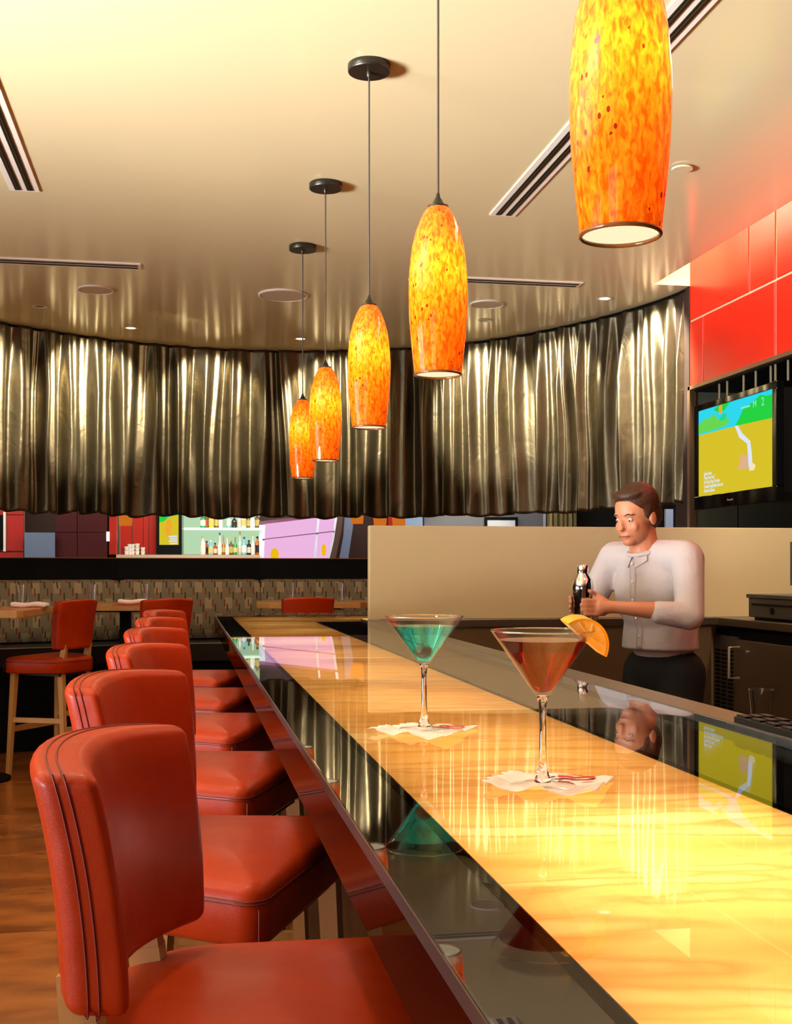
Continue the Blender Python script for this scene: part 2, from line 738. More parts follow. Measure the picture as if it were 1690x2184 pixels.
LEATHER = leather_mat()
CURTAIN = curtain_mat()
ONYX = onyx_mat()
GLASS = sheet_glass()
SHADE = shade_mat()
BANQ = banquette_mat()
PIPING = mat('leather_piping', (112, 20, 8), rough=.45)
MAPLE = mat('maple_wood', (196, 146, 84), rough=.42, var=(30, (184, 134, 78), .3, .7, (1, 1, .08)), coat=.15)
TABLETOP = mat('table_wood', (196, 150, 88), rough=.32, var=(14, (176, 126, 66), .3, .7, (1, .15, 1)), coat=.2)
BLACK = mat('black_paint', (4, 4, 3), rough=.6, spec=.15)
FASCIA = None
BLACKG = mat('black_gloss', (6, 6, 5), rough=.04, spec=.6)
BRONZE = mat('dark_bronze', (58, 54, 44), rough=.35, metal=.7)
CEIL = mat('gloss_ceiling_paint', (226, 208, 158), rough=.15, coat=.0, spec=.6, bump=(1.6, .02, .05))
CREAM = mat('cream_paint', (190, 172, 128), rough=.5, var=(2.2, (184, 166, 122), .3, .7))
WALLP = mat('warm_wall_paint', (150, 128, 98), rough=.8)
REDTILE = mat('red_tile', (194, 22, 2), rough=.32, var=(1.5, (176, 16, 2), .3, .7), coat=.12)
GROUT = mat('pale_grout', (236, 186, 140), rough=.8)
STEEL = mat('brushed_steel', (112, 102, 86), rough=.34, metal=.9, bump=(60, .03, .002))
DSTEEL = mat('dark_steel', (128, 114, 94), rough=.38, metal=.85)
CHROME = mat('chrome', (220, 220, 225), rough=.08, metal=1)
WHITEP = mat('white_frame', (232, 222, 200), rough=.5)
SLOTB = mat('slot_black', (22, 16, 10), rough=.4)
FLOORM = mat('brown_stone_floor', (176, 102, 44), rough=.22, var=(2.4, (112, 56, 20), .32, .66, (1, 2.2, 1)), coat=.2)
PAPER = mat('paper_napkin', (246, 232, 224), rough=.85)
REDINK = mat('red_ink', (206, 40, 16), rough=.8)
BLKINK = mat('black_ink', (36, 30, 24), rough=.8)
CLOTHW = mat('white_linen', (240, 226, 216), rough=.9)
ORANGECARD = mat('orange_card', (226, 78, 30), rough=.7)
CGLASS = mat('clear_glass', (255, 255, 255), rough=0, trans=1, ior=1.46)

# ------------------------------------------------------------------ setting
CZ = EYE + 1.70                # ceiling
BZ = 1.05                      # bar top
# floor: slab with stone tiles as pieces
fb = MB().box(-6.2, 4.6, -3.2, 13.2, -.12, -.006).build('floor', mat('floor_joint', (70, 46, 26), rough=.8))
struct(fb)
tile_me = {}
xs = [-6.2 + 1.2 * i for i in range(10)]
for i in range(9):
    for j in range(11):
        y0 = -3.2 + 1.5 * j
        t = MB().box(-.597, .597, -.747, .747, -.01, 0)
        if 't' not in tile_me:
            o = t.build('tile', FLOORM, fb)
            tile_me['t'] = o.data
        else:
            o = bpy.data.objects.new('tile', tile_me['t'])
            C.objects.link(o)
            o.parent = fb
        o.location = (xs[i] + .6, y0 + .75, random.choice((0, .0004)))
# ceiling with the light cove along the right wall
XE = 2.765
YS = 6.62
cl = MB()
cl.box(-6.2, XE, -3.2, 13.2, CZ, CZ + .12)
cl.box(XE, 4.6, YS, 13.2, CZ, CZ + .5)
ceil = struct(cl.build('ceiling', CEIL))
cv = MB().box(2.70, 4.6, -3.2, 6.9, CZ + .5, CZ + .56)
cv.box(2.66, 2.70, -3.2, 6.9, CZ + .12, CZ + .56)
struct(cv.build('trim_1', WHITEP))
# outer walls
lw = MB()
for a, b, z0, z1 in ((-3.2, -0.7, 0, CZ), (4.7, 13.2, 0, CZ), (-.7, 4.7, 0, .45), (-.7, 4.7, 2.6, CZ)):
    lw.box(-6.2, -6.05, a, b, z0, z1)
struct(lw.build('wall_left', WALLP))
wf = MB()
for k in range(7):
    wf.box(-6.08, -6.0, -.7 + .9 * k - .04, -.7 + .9 * k + .04, .45, 2.6)
wf.box(-6.08, -6.0, -.7, 4.7, .45, .52)
wf.box(-6.08, -6.0, -.7, 4.7, 2.53, 2.6)
# slim posts just inside, seen mirrored in the glass lamp shades
for y in (.4, 1.5, 2.6, 3.7):
    wf.box(-5.62, -5.55, y - .05, y + .05, .45, 2.6)
struct(wf.build('window_1', WHITEP))
struct(MB().box(-6.2, 4.6, -3.2, -3.05, 0, CZ).build('wall_front', WALLP))
struct(MB().box(-6.2, 4.6, 13.05, 13.2, 0, CZ).build('wall_back', WALLP))
XR = 2.99
rw = MB()
rw.box(XR + .02, XR + .12, -3.2, YS, 2.375, CZ + .5)         # backing of tiles
rw.box(3.75, 3.85, -3.2, 13.2, 0, CZ)                      # back of the niche
rw.box(XR + .02, 3.75, -3.2, YS, 2.34, 2.375)
right = struct(rw.build('wall_right', BLACK))
gr = MB().box(XR + .008, XR + .02, -3.2, YS, 2.375, CZ + .5).build('grout', GROUT, right)
rows = [(2.372, 2.758, [6.62, 6.43, 5.58, 4.73, 3.88, 3.03, 2.18, 1.33, .48, -.37, -1.22, -2.1, -3.2]),
        (2.770, 3.155, [6.62, 5.865, 5.575, 4.73, 4.44, 3.6, 2.75, 1.9, 1.05, .2, -.65, -1.5, -3.2]),
        (3.167, 3.48, [6.62, 6.2, 5.35, 4.5, 3.65, 2.8, 1.95, 1.1, .25, -.6, -1.45, -3.2])]
for z0, z1, ys in rows:
    for a, b in zip(ys, ys[1:]):
        bevel(MB().box(XR, XR + .012, b + .008, a - .008, z0, z1).build('tile', REDTILE, right), .002, 1)
# steel trim round the niche
tr = MB()
tr.box(XR - .012, XR + .03, YS - .03, YS + .005, 1.05, 2.375)
tr.box(XR - .012, XR + .05, -3.2, YS, 2.35, 2.372)
struct(tr.build('trim_2', mat('niche_trim', (150, 120, 92), rough=.3, metal=.8)))
# end panels of the niche
ng = MB()
ng.box(XR + .03, XR + .30, YS - .02, YS, 1.05, 2.34)
ng.box(XR + .31, 3.75, YS - .02, YS, 1.05, 2.34)
struct(ng.build('trim_3', mat('grey_green_panel', (92, 92, 76), rough=.35, metal=.3)))
# column behind the end of the curtain
struct(MB().box(XR + .0, XR + .55, YS + .005, YS + .2, 0, CZ).build('trim_4', mat('dark_column', (40, 24, 16), rough=.6)))

# ------------------------------------------------------------------ half-height wall behind the bar
HWY = 5.286
hx0 = W(788, 5.35)[0]
hw = MB().box(hx0, XR + .45, HWY, HWY + .05, 0, EYE + .198)
struct(bevel(hw.build('wall_divider', CREAM), .004))

# ------------------------------------------------------------------ curtain
def arc_pts():
    P = []
    for u, v in ((-260, 630), (-130, 660), (0, 683), (125, 704), (250, 722), (375, 734), (500, 742), (620, 745), (740, 744), (850, 740), (975, 730), (1100, 712), (1200, 692), (1300, 668), (1400, 638), (1471, 611)):
        P.append(WZ(u, v, CZ).to_2d())
    # smooth by fitting through Catmull-Rom
    out = []
    for i in range(len(P) - 1):
        p0, p1, p2, p3 = P[max(i - 1, 0)], P[i], P[i + 1], P[min(i + 2, len(P) - 1)]
        for k in range(40):
            t = k / 40
            out.append(.5 * ((2 * p1) + (p2 - p0) * t + (2 * p0 - 5 * p1 + 4 * p2 - p3) * t * t + (3 * p1 - p0 - 3 * p2 + p3) * t ** 3))
    out.append(P[-1])
    for _ in range(60):
        out = [out[0]] + [(out[i - 1] + out[i] * 2 + out[i + 1]) / 4 for i in range(1, len(out) - 1)] + [out[-1]]
    return out


ARC = arc_pts()
AL = [0]
for i in range(len(ARC) - 1):
    AL.append(AL[-1] + (ARC[i + 1] - ARC[i]).length)
TOTAL = AL[-1]


def arc_at(s):
    s = max(0, min(TOTAL - 1e-4, s))
    lo, hi = 0, len(AL) - 1
    while hi - lo > 1:
        m_ = (lo + hi) // 2
        if AL[m_] <= s:
            lo = m_
        else:
            hi = m_
    f = (s - AL[lo]) / (AL[hi] - AL[lo])
    p = ARC[lo].lerp(ARC[hi], f)
    t = (ARC[hi] - ARC[lo]).normalized()
    return p, t


def fold(s, t):
    """outward displacement of the cloth at arc length s, drop t (0 top .. 1 bottom)"""
    nz = mnoise.noise
    warp = .055 * nz(Vector((s * 2.3, t * .5, 1.7))) + .035 * nz(Vector((s * 6, t * .8, 9.1))) + .012 * t * nz(Vector((s * 11, t * 2.2, 4)))
    q = s + warp
    a = .55 + .45 * nz(Vector((q * 3.1, t * .9, 3.3)))
    ph = 2 * PI * q / .205
    wv = math.sin(ph + .5 * math.sin(ph)) * .052 * (.35 + .95 * a)
    wv += .014 * math.sin(2 * PI * q / .083 + 2.4 * nz(Vector((q * 3, t * 1.1, 7)))) * (1.1 - .5 * t)
    wv += .030 * nz(Vector((q * 5, t * 1.6, 5.5))) * (.3 + t)
    wv += .004 * nz(Vector((q * 22, t * 7, 2.5))) * (.15 + t)
    return wv * (.28 + .77 * min(1, t * 3.0))


def cloth(name, s0, s1, ztop, zbot, off, m, ns, nt_, label, cat, seed=0, group=None):
    vv, ff = [], []
    for i in range(ns + 1):
        s = s0 + (s1 - s0) * i / ns
        p, t = arc_at(s)
        nrm = Vector((t.y, -t.x))       # towards the room
        for j in range(nt_ + 1):
            q = j / nt_
            d = fold(s + seed, q) + off
            zb = zbot + .008 * math.sin((s + seed) * 9) + .006 * math.sin((s + seed) * 31) + .05 * fold(s + seed, 1)
            z = ztop + (zb - ztop) * q
            vv.append((p.x + nrm.x * d, p.y + nrm.y * d, z))
    for i in range(ns):
        for j in range(nt_):
            a = i * (nt_ + 1) + j
            ff.append((a, a + 1, a + nt_ + 2, a + nt_ + 1))
    o = MB().add(vv, ff).build(name, m, smooth=80)
    sm = o.modifiers.new('solid', 'SOLIDIFY')
    sm.thickness = .003
    tag(o, label, cat, group)
    return o


cloth('curtain', 0, TOTAL, CZ - .003, 1.675, -.03, CURTAIN, 1900, 56,
      'long shimmering bronze curtain hanging in folds from the curved edge of the ceiling', 'curtain')
trk = MB().tube([(arc_at(TOTAL * i / 90)[0].x, arc_at(TOTAL * i / 90)[0].y + .05, CZ - .012) for i in range(91)], .008, 6)
struct(trk.build('trim_5', BLACK))

# downlights washing the curtain (lamps set in the ceiling)
def downlight(u, v, label, power, tgt_s=None, ang=70, on=True):
    p = WZ(u, v, CZ)
    r = empty('recessed_downlight', (p.x, p.y, CZ))
    tag(r, label, 'downlight')
    MB().lathe([(.052, -.003), (.045, -.005), (.036, -.004), (.034, 0.0)], 24).build('trim_ring', WHITEP, r, smooth=True)
    MB().lathe([(.0, -.001), (.034, -.001)][::-1], 24).build('lens', emission('downlight_lens', (255, 236, 205), 3.0) if on else mat('dark_lens', (120, 104, 84), rough=.3), r)
    return p


dl = [(279, 699, 'small recessed downlight in the ceiling above the left part of the curtain'),
      (641, 722, 'small recessed downlight in the ceiling behind the farthest pendant cord'),
      (1290, 636, 'small recessed downlight in the ceiling close to the right part of the curtain'),
      (85, 653, 'faint recessed downlight in the ceiling at the far left'),
      (1036, 683, 'faint recessed downlight in the ceiling right of the second pendant lamp')]
for i, (u, v, lb) in enumerate(dl):
    p = downlight(u, v, lb, 0, on=i < 3)
for u, off, pw, an in ((-60, 1.05, 150, 44), (200, 1.05, 230, 42), (450, 1.0, 120, 42), (715, 1.0, 190, 42), (1030, 1.0, 210, 42), (1190, 1.0, 110, 40), (1405, 1.0, 230, 42)):
    # lamps of the curtain wash, close under the ceiling
    best = min(range(len(ARC)), key=lambda i: abs(math.atan2(ARC[i].x, ARC[i].y) - (math.atan(tof(u)) + TH)))
    p = ARC[best]
    t = (ARC[min(best + 2, len(ARC) - 1)] - ARC[max(best - 2, 0)]).normalized()
    n_ = Vector((t.y, -t.x))
    q = p + n_ * off
    spot('curtain_wash', (q.x, q.y, CZ - .02), (p.x, p.y, 2.50), pw * 4.4, (1.0, .92, .74), an + 5, .42, .03)

# ------------------------------------------------------------------ ceiling fittings
def slot_vent(a, b, wd, label, slots=2, side=1):
    """linear slot diffuser from a to b (plan points on one long side)"""
    a, b = Vector(a), Vector(b)
    t = (b - a).normalized()
    n_ = Vector((-t.y, t.x)) * side
    r = empty('ceiling_vent', (a.x, a.y, CZ))
    tag(r, label, 'air vent', 'linear slot vents in the ceiling')
    L = (b - a).length

    def rect(s0, s1, c0, c1, z0, z1):
        pts = [t * s0 + n_ * c0, t * s1 + n_ * c0, t * s1 + n_ * c1, t * s0 + n_ * c1]
        if side < 0:
            pts.reverse()
        return [(p.x, p.y) for p in pts], z0, z1
    m = MB()
    m.prism(*rect(0, L, 0, wd, -.006, 0))
    m.build('frame', WHITEP, r)
    k = wd / (slots * 2 + 1)
    for i in range(slots):
        MB().prism(*rect(.02, L - .02, k * (2 * i + 1), k * (2 * i + 2), -.0085, -.0055)).build('slot', SLOTB, r)
        MB().prism(*rect(.02, L - .02, k * (2 * i + 1.42), k * (2 * i + 1.58), -.010, -.008)).build('blade', mat('vent_blade', (96, 70, 44), rough=.3, metal=.6), r)
    return r


def pl(u, v):
    return WZ(u, v, CZ).to_2d()


a_, b_ = pl(1098, 460), pl(1500, 40)
slot_vent(a_, (a_.x, 1.5), .125, 'long black-slotted vent in the ceiling at the upper right, behind the nearest pendant', side=-1)
c_ = pl(85, 407)
slot_vent((c_.x, c_.y), (c_.x, 2.0), .13, 'black-slotted vent in the ceiling at the left edge of the picture', side=-1)
d_ = pl(300, 562)
slot_vent((d_.x - 2.2, d_.y), (d_.x, d_.y), .12, 'pale linear vent across the ceiling at the far left', side=1)
e_, f_ = pl(965, 594), pl(1245, 602)
slot_vent((e_.x - .25, f_.y), (f_.x, f_.y), .12, 'linear vent across the ceiling right of the second pendant lamp', side=1)
for u, v, wpx, lb in ((205, 617, 78, 'round white ceiling speaker at the far left'), (605, 629, 108, 'large round white ceiling speaker behind the pendant cords'), (1040, 648, 75, 'round white ceiling speaker right of the second pendant lamp')):
    p = WZ(u, v, CZ)
    rad = wpx / 2 * (CZ - EYE) / (HY - v)
    r = empty('ceiling_speaker', (p.x, p.y, CZ))
    tag(r, lb, 'speaker', 'round speakers in the ceiling')
    MB().lathe([(rad, 0), (rad, -.006), (rad * .93, -.009), (rad * .92, -.005)][::-1], 40).build('rim', WHITEP, r, smooth=True, merge=True)
    MB().lathe([(rad * .92, -.006), (0.001, -.006)][::-1], 40).build('grille', mat('speaker_grille', (206, 188, 150), rough=.7), r, merge=True)
p = WZ(1456, 356, CZ)
r = empty('sprinkler_cover', (p.x, p.y, CZ))
tag(r, 'small round white cover plate in the ceiling right of the nearest pendant', 'cover plate')
MB().lathe([(.001, -.012), (.043, -.012), (.045, -.009), (.045, -.006)], 32).build('plate', CEIL, r, smooth=True)
MB().lathe([(.03, -.006), (.03, 0)], 24).build('stem', SLOTB, r)

# ------------------------------------------------------------------ pendants
HP = .476
def make_pendant():
    root = empty('pendant_lamp')
    # local origin: centre of the bottom opening; ceiling at CZ-(EYE+HP)
    top = CZ - (EYE + HP)
    prof = [(.0575, 0), (.0610, .03), (.0655, .07), (.0695, .115), (.0720, .16), (.0728, .20), (.0718, .24), (.0688, .28), (.0640, .315), (.0570, .345), (.0480, .372), (.0400, .390), (.0330, .402), (.026, .410), (.012, .413)]
    # finer profile
    fine = []
    for (r0, z0), (r1, z1) in zip(prof, prof[1:]):
        for k in range(3):
            fine.append((r0 + (r1 - r0) * k / 3, z0 + (z1 - z0) * k / 3))
    fine.append(prof[-1])
    sh = MB().lathe(fine, 48).build('lamp_shade', SHADE, root, smooth=True)
    MB().tube([(.0565 * math.cos(2 * PI * k / 40), .0565 * math.sin(2 * PI * k / 40), .001) for k in range(40)], .0032, 8, closed=True).build('rim', mat('amber_rim', (110, 60, 20), rough=.15, coat=.5), sh, smooth=True)
    MB().lathe([(.0560, .004), (.001, .006)][::-1], 32).build('diffuser', emission('lamp_diffuser', (255, 232, 188), 1.25), root)
    MB().lathe([(.026, .408), (.026, .414), (.016, .418), (.011, .428), (.006, .436), (.004, .446)], 20, cap0=True, cap1=True).build('cap', BRONZE, root, smooth=True)
    MB().tube([(0, 0, .44), (0, 0, top - .02)], .0030, 8).build('cord', mat('cord', (70, 62, 48), rough=.5), root, smooth=True)
    MB().lathe([(.001, top - .026), (.070, top - .026), (.072, top - .022), (.072, top - .002), (.070, top)], 48).build('ceiling_canopy', BRONZE, root, smooth=True, merge=True)
    MB().lathe([(.004, top - .045), (.008, top - .04), (.010, top - .03), (.010, top - .024)], 16).build('cord_grip', BRONZE, root, smooth=True)
    return root


pend = [(1322, 503, 'nearest amber glass pendant lamp, cut off by the top of the picture'),
        (944, 800, 'second amber glass pendant lamp from the front, hanging above the blue cocktail'),
        (787, 912, 'third amber glass pendant lamp, in the middle of the row'),
        (698, 983, 'fourth amber glass pendant lamp, its edge in front of the farthest one'),
        (641, 1020, 'farthest and smallest amber glass pendant lamp of the row')]
proto = None
for i, (u, v, lb) in enumerate(pend):
    o = make_pendant() if proto is None else copy_tree(proto)
    proto = proto or o
    d = HP * F / (HY - v)
    x, y = W(u, d)
    o.location = (.614, y, EYE + HP)
    tag(o, lb, 'pendant lamp', 'amber pendant lamps over the bar')
    l = bpy.data.lights.new('bulb', 'POINT')
    l.energy = 1.55
    l.color = (1.0, .80, .50)
    l.shadow_soft_size = .022
    lo = bpy.data.objects.new('bulb', l)
    C.objects.link(lo)
    lo.location = (.614, y, EYE + HP + .245)

# ------------------------------------------------------------------ the bar
GX0, OX0, OX1, GX1, LX1 = .152, .2385, .590, .800, .872
YE = 6.10                      # far end of the bar
YI = 5.34                      # inner edge of the far leg
bar = empty('bar_counter', (0, 0, 0))
tag(bar, 'long bar counter with a glowing golden onyx top under clear glass', 'bar counter')
Y0 = -1.2
# onyx slabs lit from below
zo = BZ - .013
on = MB()
on.quad((OX0, Y0, zo), (OX1, Y0, zo), (OX1, YI, zo), (OX0, YI, zo))
ox = on.build('onyx_slab', ONYX, bar)
ox['label'] = 'glowing golden veined onyx panel'
on = MB()
on.quad((OX0, YI + .004, zo), (2.4, YI + .004, zo), (2.4, YE - .12, zo), (OX0, YE - .12, zo))
on.build('onyx_slab', ONYX, bar)
# black borders under the glass
bk = MB()
zb0, zb1 = BZ - .03, BZ - .0125
bk.box(GX0 + .004, OX0, Y0, YE - .01, zb0, zb1)
bk.box(OX1, GX1 - .003, Y0, YI, zb0, zb1)
bk.box(OX0, 2.4, YE - .12, YE - .01, zb0, zb1)
bk.build('black_border', BLACKG, bar)
# light box
lb_ = MB()
lb_.box(OX0 - .012, OX0 - .001, Y0, YE - .12, .90, zb1)
lb_.box(OX1 + .001, OX1 + .012, Y0, YI, .90, zb1)
lb_.box(OX0, 2.4, Y0, YE - .02, .885, .90) if False else None
lb_.box(OX0 - .012, OX1 + .012, Y0, YI, .888, .90)
lb_.box(OX0 - .012, 2.4, YI, YE - .1, .888, .90)
lb_.build('light_box', WHITEP, bar)
# fascia of dark glass on the stool side
fa = MB().box(GX0, GX0 + .008, Y0, YE, BZ - .077, BZ - .012)
fa.build('front_fascia', tinted_glass(), bar)
fu = MB().box(GX0 + .008, OX0 - .013, Y0, YE - .02, BZ - .077, BZ - .068)
fu.box(OX0 - .013, OX1 + .2, Y0, YE - .02, .86, .886)
fu.build('underside_panel', BLACK, bar)
# glass panes
gp = [(GX0, GX1, Y0, .52), (GX0, GX1, .523, 3.0), (GX0, GX1, 3.003, YI)]
for x0, x1, y0, y1 in gp:
    bevel(MB().box(x0, x1, y0, y1, BZ - .012, BZ).build('glass_pane', GLASS, bar), .0015, 2)
bevel(MB().box(GX0, 2.4, YI + .003, YE, BZ - .012, BZ).build('glass_pane', GLASS, bar), .0015, 2)
EDGE = mat('glass_edge', (52, 60, 62), rough=.3, metal=.3)
MB().box(GX0 - .0012, GX0 + .0002, Y0, YE, BZ - .012, BZ - .0008).build('polished_edge', EDGE, bar)
MB().box(GX1, GX1 + .002, Y0, YI, BZ - .012, BZ + .0005).build('polished_edge', mat('glass_edge_r', (150, 158, 164), rough=.2, metal=.6), bar)
# ledge on the barman's side
le = MB().box(GX1 + .002, LX1, Y0, HWY - .105, BZ - .03, BZ + .001)
bevel(le.build('steel_ledge', STEEL, bar), .003)
bs = MB()
bs.box(.42, .86, Y0, HWY - .105, .0, .86)
bs.box(.42, 2.4, YI + .15, YE - .3, 0, .86)
bs.box(LX1 - .02, LX1, Y0, HWY - .105, .5, BZ - .03)
bs.build('bar_body', mat('dark_bar_body', (34, 22, 14), rough=.35), bar)
ub = MB().box(LX1, LX1 + .42, Y0, HWY - .11, .82, .86)
ub.box(LX1 + .40, LX1 + .42, Y0, HWY - .11, .55, .83)
o = ub.build('underbar_shelf', DSTEEL)
tag(o, 'low steel work shelf on the barman side below the bar ledge', 'shelf')
# rubber mat on the ledge
pm = WZ(1650, 1560, BZ)
mt = MB().box(GX1 + .010, LX1 - .006, pm.y - .30, pm.y + .10, BZ + .001, BZ + .009)
for i in range(9):
    for j in range(3):
        yy = pm.y - .28 + .044 * i
        mt.box(GX1 + .014 + .018 * j, GX1 + .026 + .018 * j, yy, yy + .028, BZ + .009, BZ + .012)
tag(mt.build('bar_mat', mat('black_rubber', (14, 13, 12), rough=.6)), 'black rubber bar mat lying on the steel ledge at the right edge', 'mat')

# tumbler standing on the lower shelf
tx, ty = W(1624, 2.62)
tg = MB()
prof = [(.001, 0), (.021, 0), (.0235, .11), (.0275, .150), (.0262, .150), (.0222, .11), (.0195, .012), (.001, .010)]
tag(tg.lathe(prof, 32).build('tumbler', CGLASS, smooth=60, loc=(tx, ty, .8605)), 'clear drinking glass below the steel ledge near the right edge', 'glass')

# ------------------------------------------------------------------ back bar (right) and counter along the half wall
BX = 2.48
CT = BZ
bb = empty('back_counter', (0, 0, 0))
tag(bb, 'steel work counter running along the cream half wall and round the corner', 'counter')
ct = MB()
ct.prism([(LX1 + .004, HWY - .10), (BX, HWY - .10), (BX, -1.2), (XR + .4, -1.2), (XR + .4, HWY - .002), (LX1 + .004, HWY - .002)], CT - .036, CT)
bevel(ct.build('counter_top', STEEL, bb), .003)
cb = MB().box(LX1 + .05, BX - .02, HWY - .085, HWY - .03, 0.0, CT - .036)
cb.build('cabinet_body', mat('tan_steel', (132, 108, 78), rough=.3, metal=.7), bb)
cr = MB().box(BX + .10, XR + .35, -1.2, HWY - .03, 0, CT - .04)
cr.build('cabinet_frame', BLACK, bb)

fr = empty('bar_fridge', (BX + .03, 4.2, 0))
tag(fr, 'dark steel under-counter fridge with a vent grille and door handle', 'fridge')
# along Y: grille 4.72..4.42, door 4.40..3.6
def ycol(u, X):
    k = tof(u)
    d = X / (k * cs + sn)
    return d * (cs - k * sn)
yA, yB, yC = ycol(1512, BX + .02), ycol(1571, BX + .02), ycol(1800, BX + .02)
def loc_box(m, x0, x1, y0, y1, z0, z1):
    return m.box(x0 - fr.location.x, x1 - fr.location.x, y0 - fr.location.y, y1 - fr.location.y, z0, z1)
loc_box(MB(), BX + .045, BX + .098, yC - .6, yA, .05, CT - .055).build('body', BLACK, fr)
g = MB()
loc_box(g, BX + .03, BX + .045, yB + .008, yA - .008, .08, CT - .085)
g.build('grille_panel', DSTEEL, fr)
gs = MB()
zz = .30
nz_ = 0
while zz < CT - .16:
    for q in range(3):
        w3 = (yA - yB - .12) / 3
        y0_ = yB + .05 + q * (w3 + .01)
        loc_box(gs, BX + .027, BX + .032, y0_, y0_ + w3 - .006, zz, zz + .010)
    zz += .019
o = gs.build('louvre', BLACK, fr)
o['kind'] = 'stuff'
dr = loc_box(MB(), BX + .02, BX + .045, yC, yB - .004, .10, CT - .095).build('door', DSTEEL, fr)
bevel(dr, .003)
dr2 = loc_box(MB(), BX + .02, BX + .045, yC - .58, yC - .01, .10, CT - .095).build('door', DSTEEL, fr)
hd = MB()
yh = yB + .0
zh0, zh1 = EYE - (1468 - HY) * 4.9 / F, EYE - (1396 - HY) * 4.9 / F
L0 = fr.location
P_ = lambda x, y, z: (x - L0.x, y - L0.y, z)
hd.tube([P_(BX + .02, yh - .03, zh0), P_(BX - .03, yh - .03, zh0), P_(BX - .03, yh - .03, zh1), P_(BX + .02, yh - .03, zh1)], .006, 8)
hd.build('handle', mat('satin_metal', (190, 176, 150), rough=.4, metal=.5), dr, smooth=True)
lk = MB().tube([P_(BX + .02, yB - .10, .90), P_(BX + .014, yB - .10, .90)], .013, 16).build('lock', CHROME, dr)

# cash drawer
cx0 = 2.52
y1_ = ycol(1597, cx0)
cd = empty('cash_drawer', (cx0, y1_ - .42, CT))
tag(cd, 'flat dark grey cash drawer standing on the back counter', 'cash drawer')
bevel(MB().box(0, .40, 0, .42, .012, .098).build('body', mat('grey_plastic', (52, 50, 42), rough=.45), cd), .004)
bevel(MB().box(-.008, .41, -.008, .428, .098, .116).build('lid', mat('grey_plastic2', (60, 58, 50), rough=.4), cd), .003)
MB().box(-.006, 0, .03, .38, .066, .074).build('drawer_slot', BLACK, cd)
MB().tube([(0, .20, .045), (-.006, .20, .045)], .014, 20).build('lock', BLACK, cd)
MB().box(.02, .38, .02, .4, 0, .012).build('feet', BLACK, cd)
ps = MB().box(0, .28, 0, .12, 0, .30)
yy = ycol(1686, 2.60)
pt_ = empty('till_screen', (2.60, yy - .34, CT + .117))
tag(pt_, 'edge of a grey till screen above the cash drawer at the right border', 'till')
MB().box(0, .03, 0, .34, .04, .23).build('screen_housing', mat('grey_plastic3', (84, 82, 76), rough=.5), pt_)
MB().box(.05, .16, .08, .26, 0, .03).build('stand', BLACK, pt_)
MB().box(.02, .06, .12, .22, .02, .10).build('neck', BLACK, pt_)

# ------------------------------------------------------------------ television in the niche
TX = 2.90
y_l, y_r = ycol(1492.5, TX), ycol(1652, TX)
dl_ = TX / (tof(1492.5) * cs + sn)
zt, zbm = EYE - (878 - HY) * dl_ / F, EYE - (1059.5 - HY) * dl_ / F
tv = empty('television', (TX, (y_l + y_r) / 2, (zt + zbm) / 2))
tag(tv, 'black flat television in the wall niche showing a yellow and green cartoon scene', 'television')
hw_, hh_ = (y_l - y_r) / 2, (zt - zbm) / 2
bz = MB()
bw = .045
for a, b, z0, z1 in ((-hw_ - bw, hw_ + bw, hh_, hh_ + .035), (-hw_ - bw, hw_ + bw, -hh_ - .075, -hh_), (-hw_ - bw, -hw_, -hh_, hh_), (hw_, hw_ + bw, -hh_, hh_)):
    bz.box(-.012, .03, a, b, z0, z1)
bevel(bz.build('bezel', BLACKG, tv), .003)
MB().box(.03, .10, -hw_ - .01, hw_ + .01, -hh_ - .03, hh_ + .01).build('back_housing', BLACK, tv)
MB().box(.10, .85, -.15, .15, -.15, .15).build('wall_bracket', BLACK, tv)
EY = emission('screen_yellow', (226, 202, 44), 1.0)
EG = emission('screen_green', (40, 220, 70), 1.0)
EG2 = emission('screen_light_green', (110, 225, 84), 1.0)
EC = emission('screen_cyan', (50, 225, 250), 1.0)
EW = emission('screen_white', (232, 240, 255), 1.0)
EO = emission('screen_orange', (250, 176, 50), 1.0)
EP = emission('screen_pink', (232, 186, 140), 1.0)
ET = emission('screen_teal', (40, 226, 150), 1.0)
scr = MB().box(-.004, .0, -hw_, hw_, -hh_, hh_).build('screen', EY, tv)
# picture areas: a (0..1 left to right as seen), b (0..1 bottom to top)
def sp_(a, b, lift):
    return (-.004 - lift, hw_ - 2 * hw_ * a, -hh_ + 2 * hh_ * b)
def area_(name, pts, m, lift):
    q = [sp_(a, b, lift) for a, b in pts]
    o = MB().add(q, [tuple(range(len(q)))]).build(name, m, scr, merge=True)
    return o
area_('picture_sky', [(0, .72), (.62, .72), (.9, .80), (1, .80), (1, 1), (0, 1)], EC, .0006)
area_('picture_hill', [(0, .74), (.30, .74), (.42, .76), (.44, .80), (.40, .86), (.30, .84), (.22, .93), (.16, .88), (.10, .90), (0, .84)], EG2, .0010)
area_('picture_hill', [(.52, .72), (1, .705), (1, .95), (.92, .95), (.84, .98), (.78, .94), (.74, .92), (.64, .90), (.58, .80)], EG, .0010)
area_('picture_tree', [(.30, .84), (.34, .81), (.40, .83), (.41, .88), (.36, .90)], ET, .0013)
area_('picture_tree', [(.22, .97), (.30, 1), (.45, 1), (.38, .93), (.30, .92)], EG, .0013)
area_('picture_flower', [(.30, .90), (.345, .90), (.345, 1), (.30, .99)], EO, .0016)
area_('picture_ground', [(0, .0), (1, 0), (1, .705), (.67, .69), (.66, .775), (.42, .76), (.40, .765), (0, .765)], EY, .0013) if False else None
area_('picture_splash', [(.56, .24), (.74, .22), (.72, .36), (.60, .40)], EP, .0012)
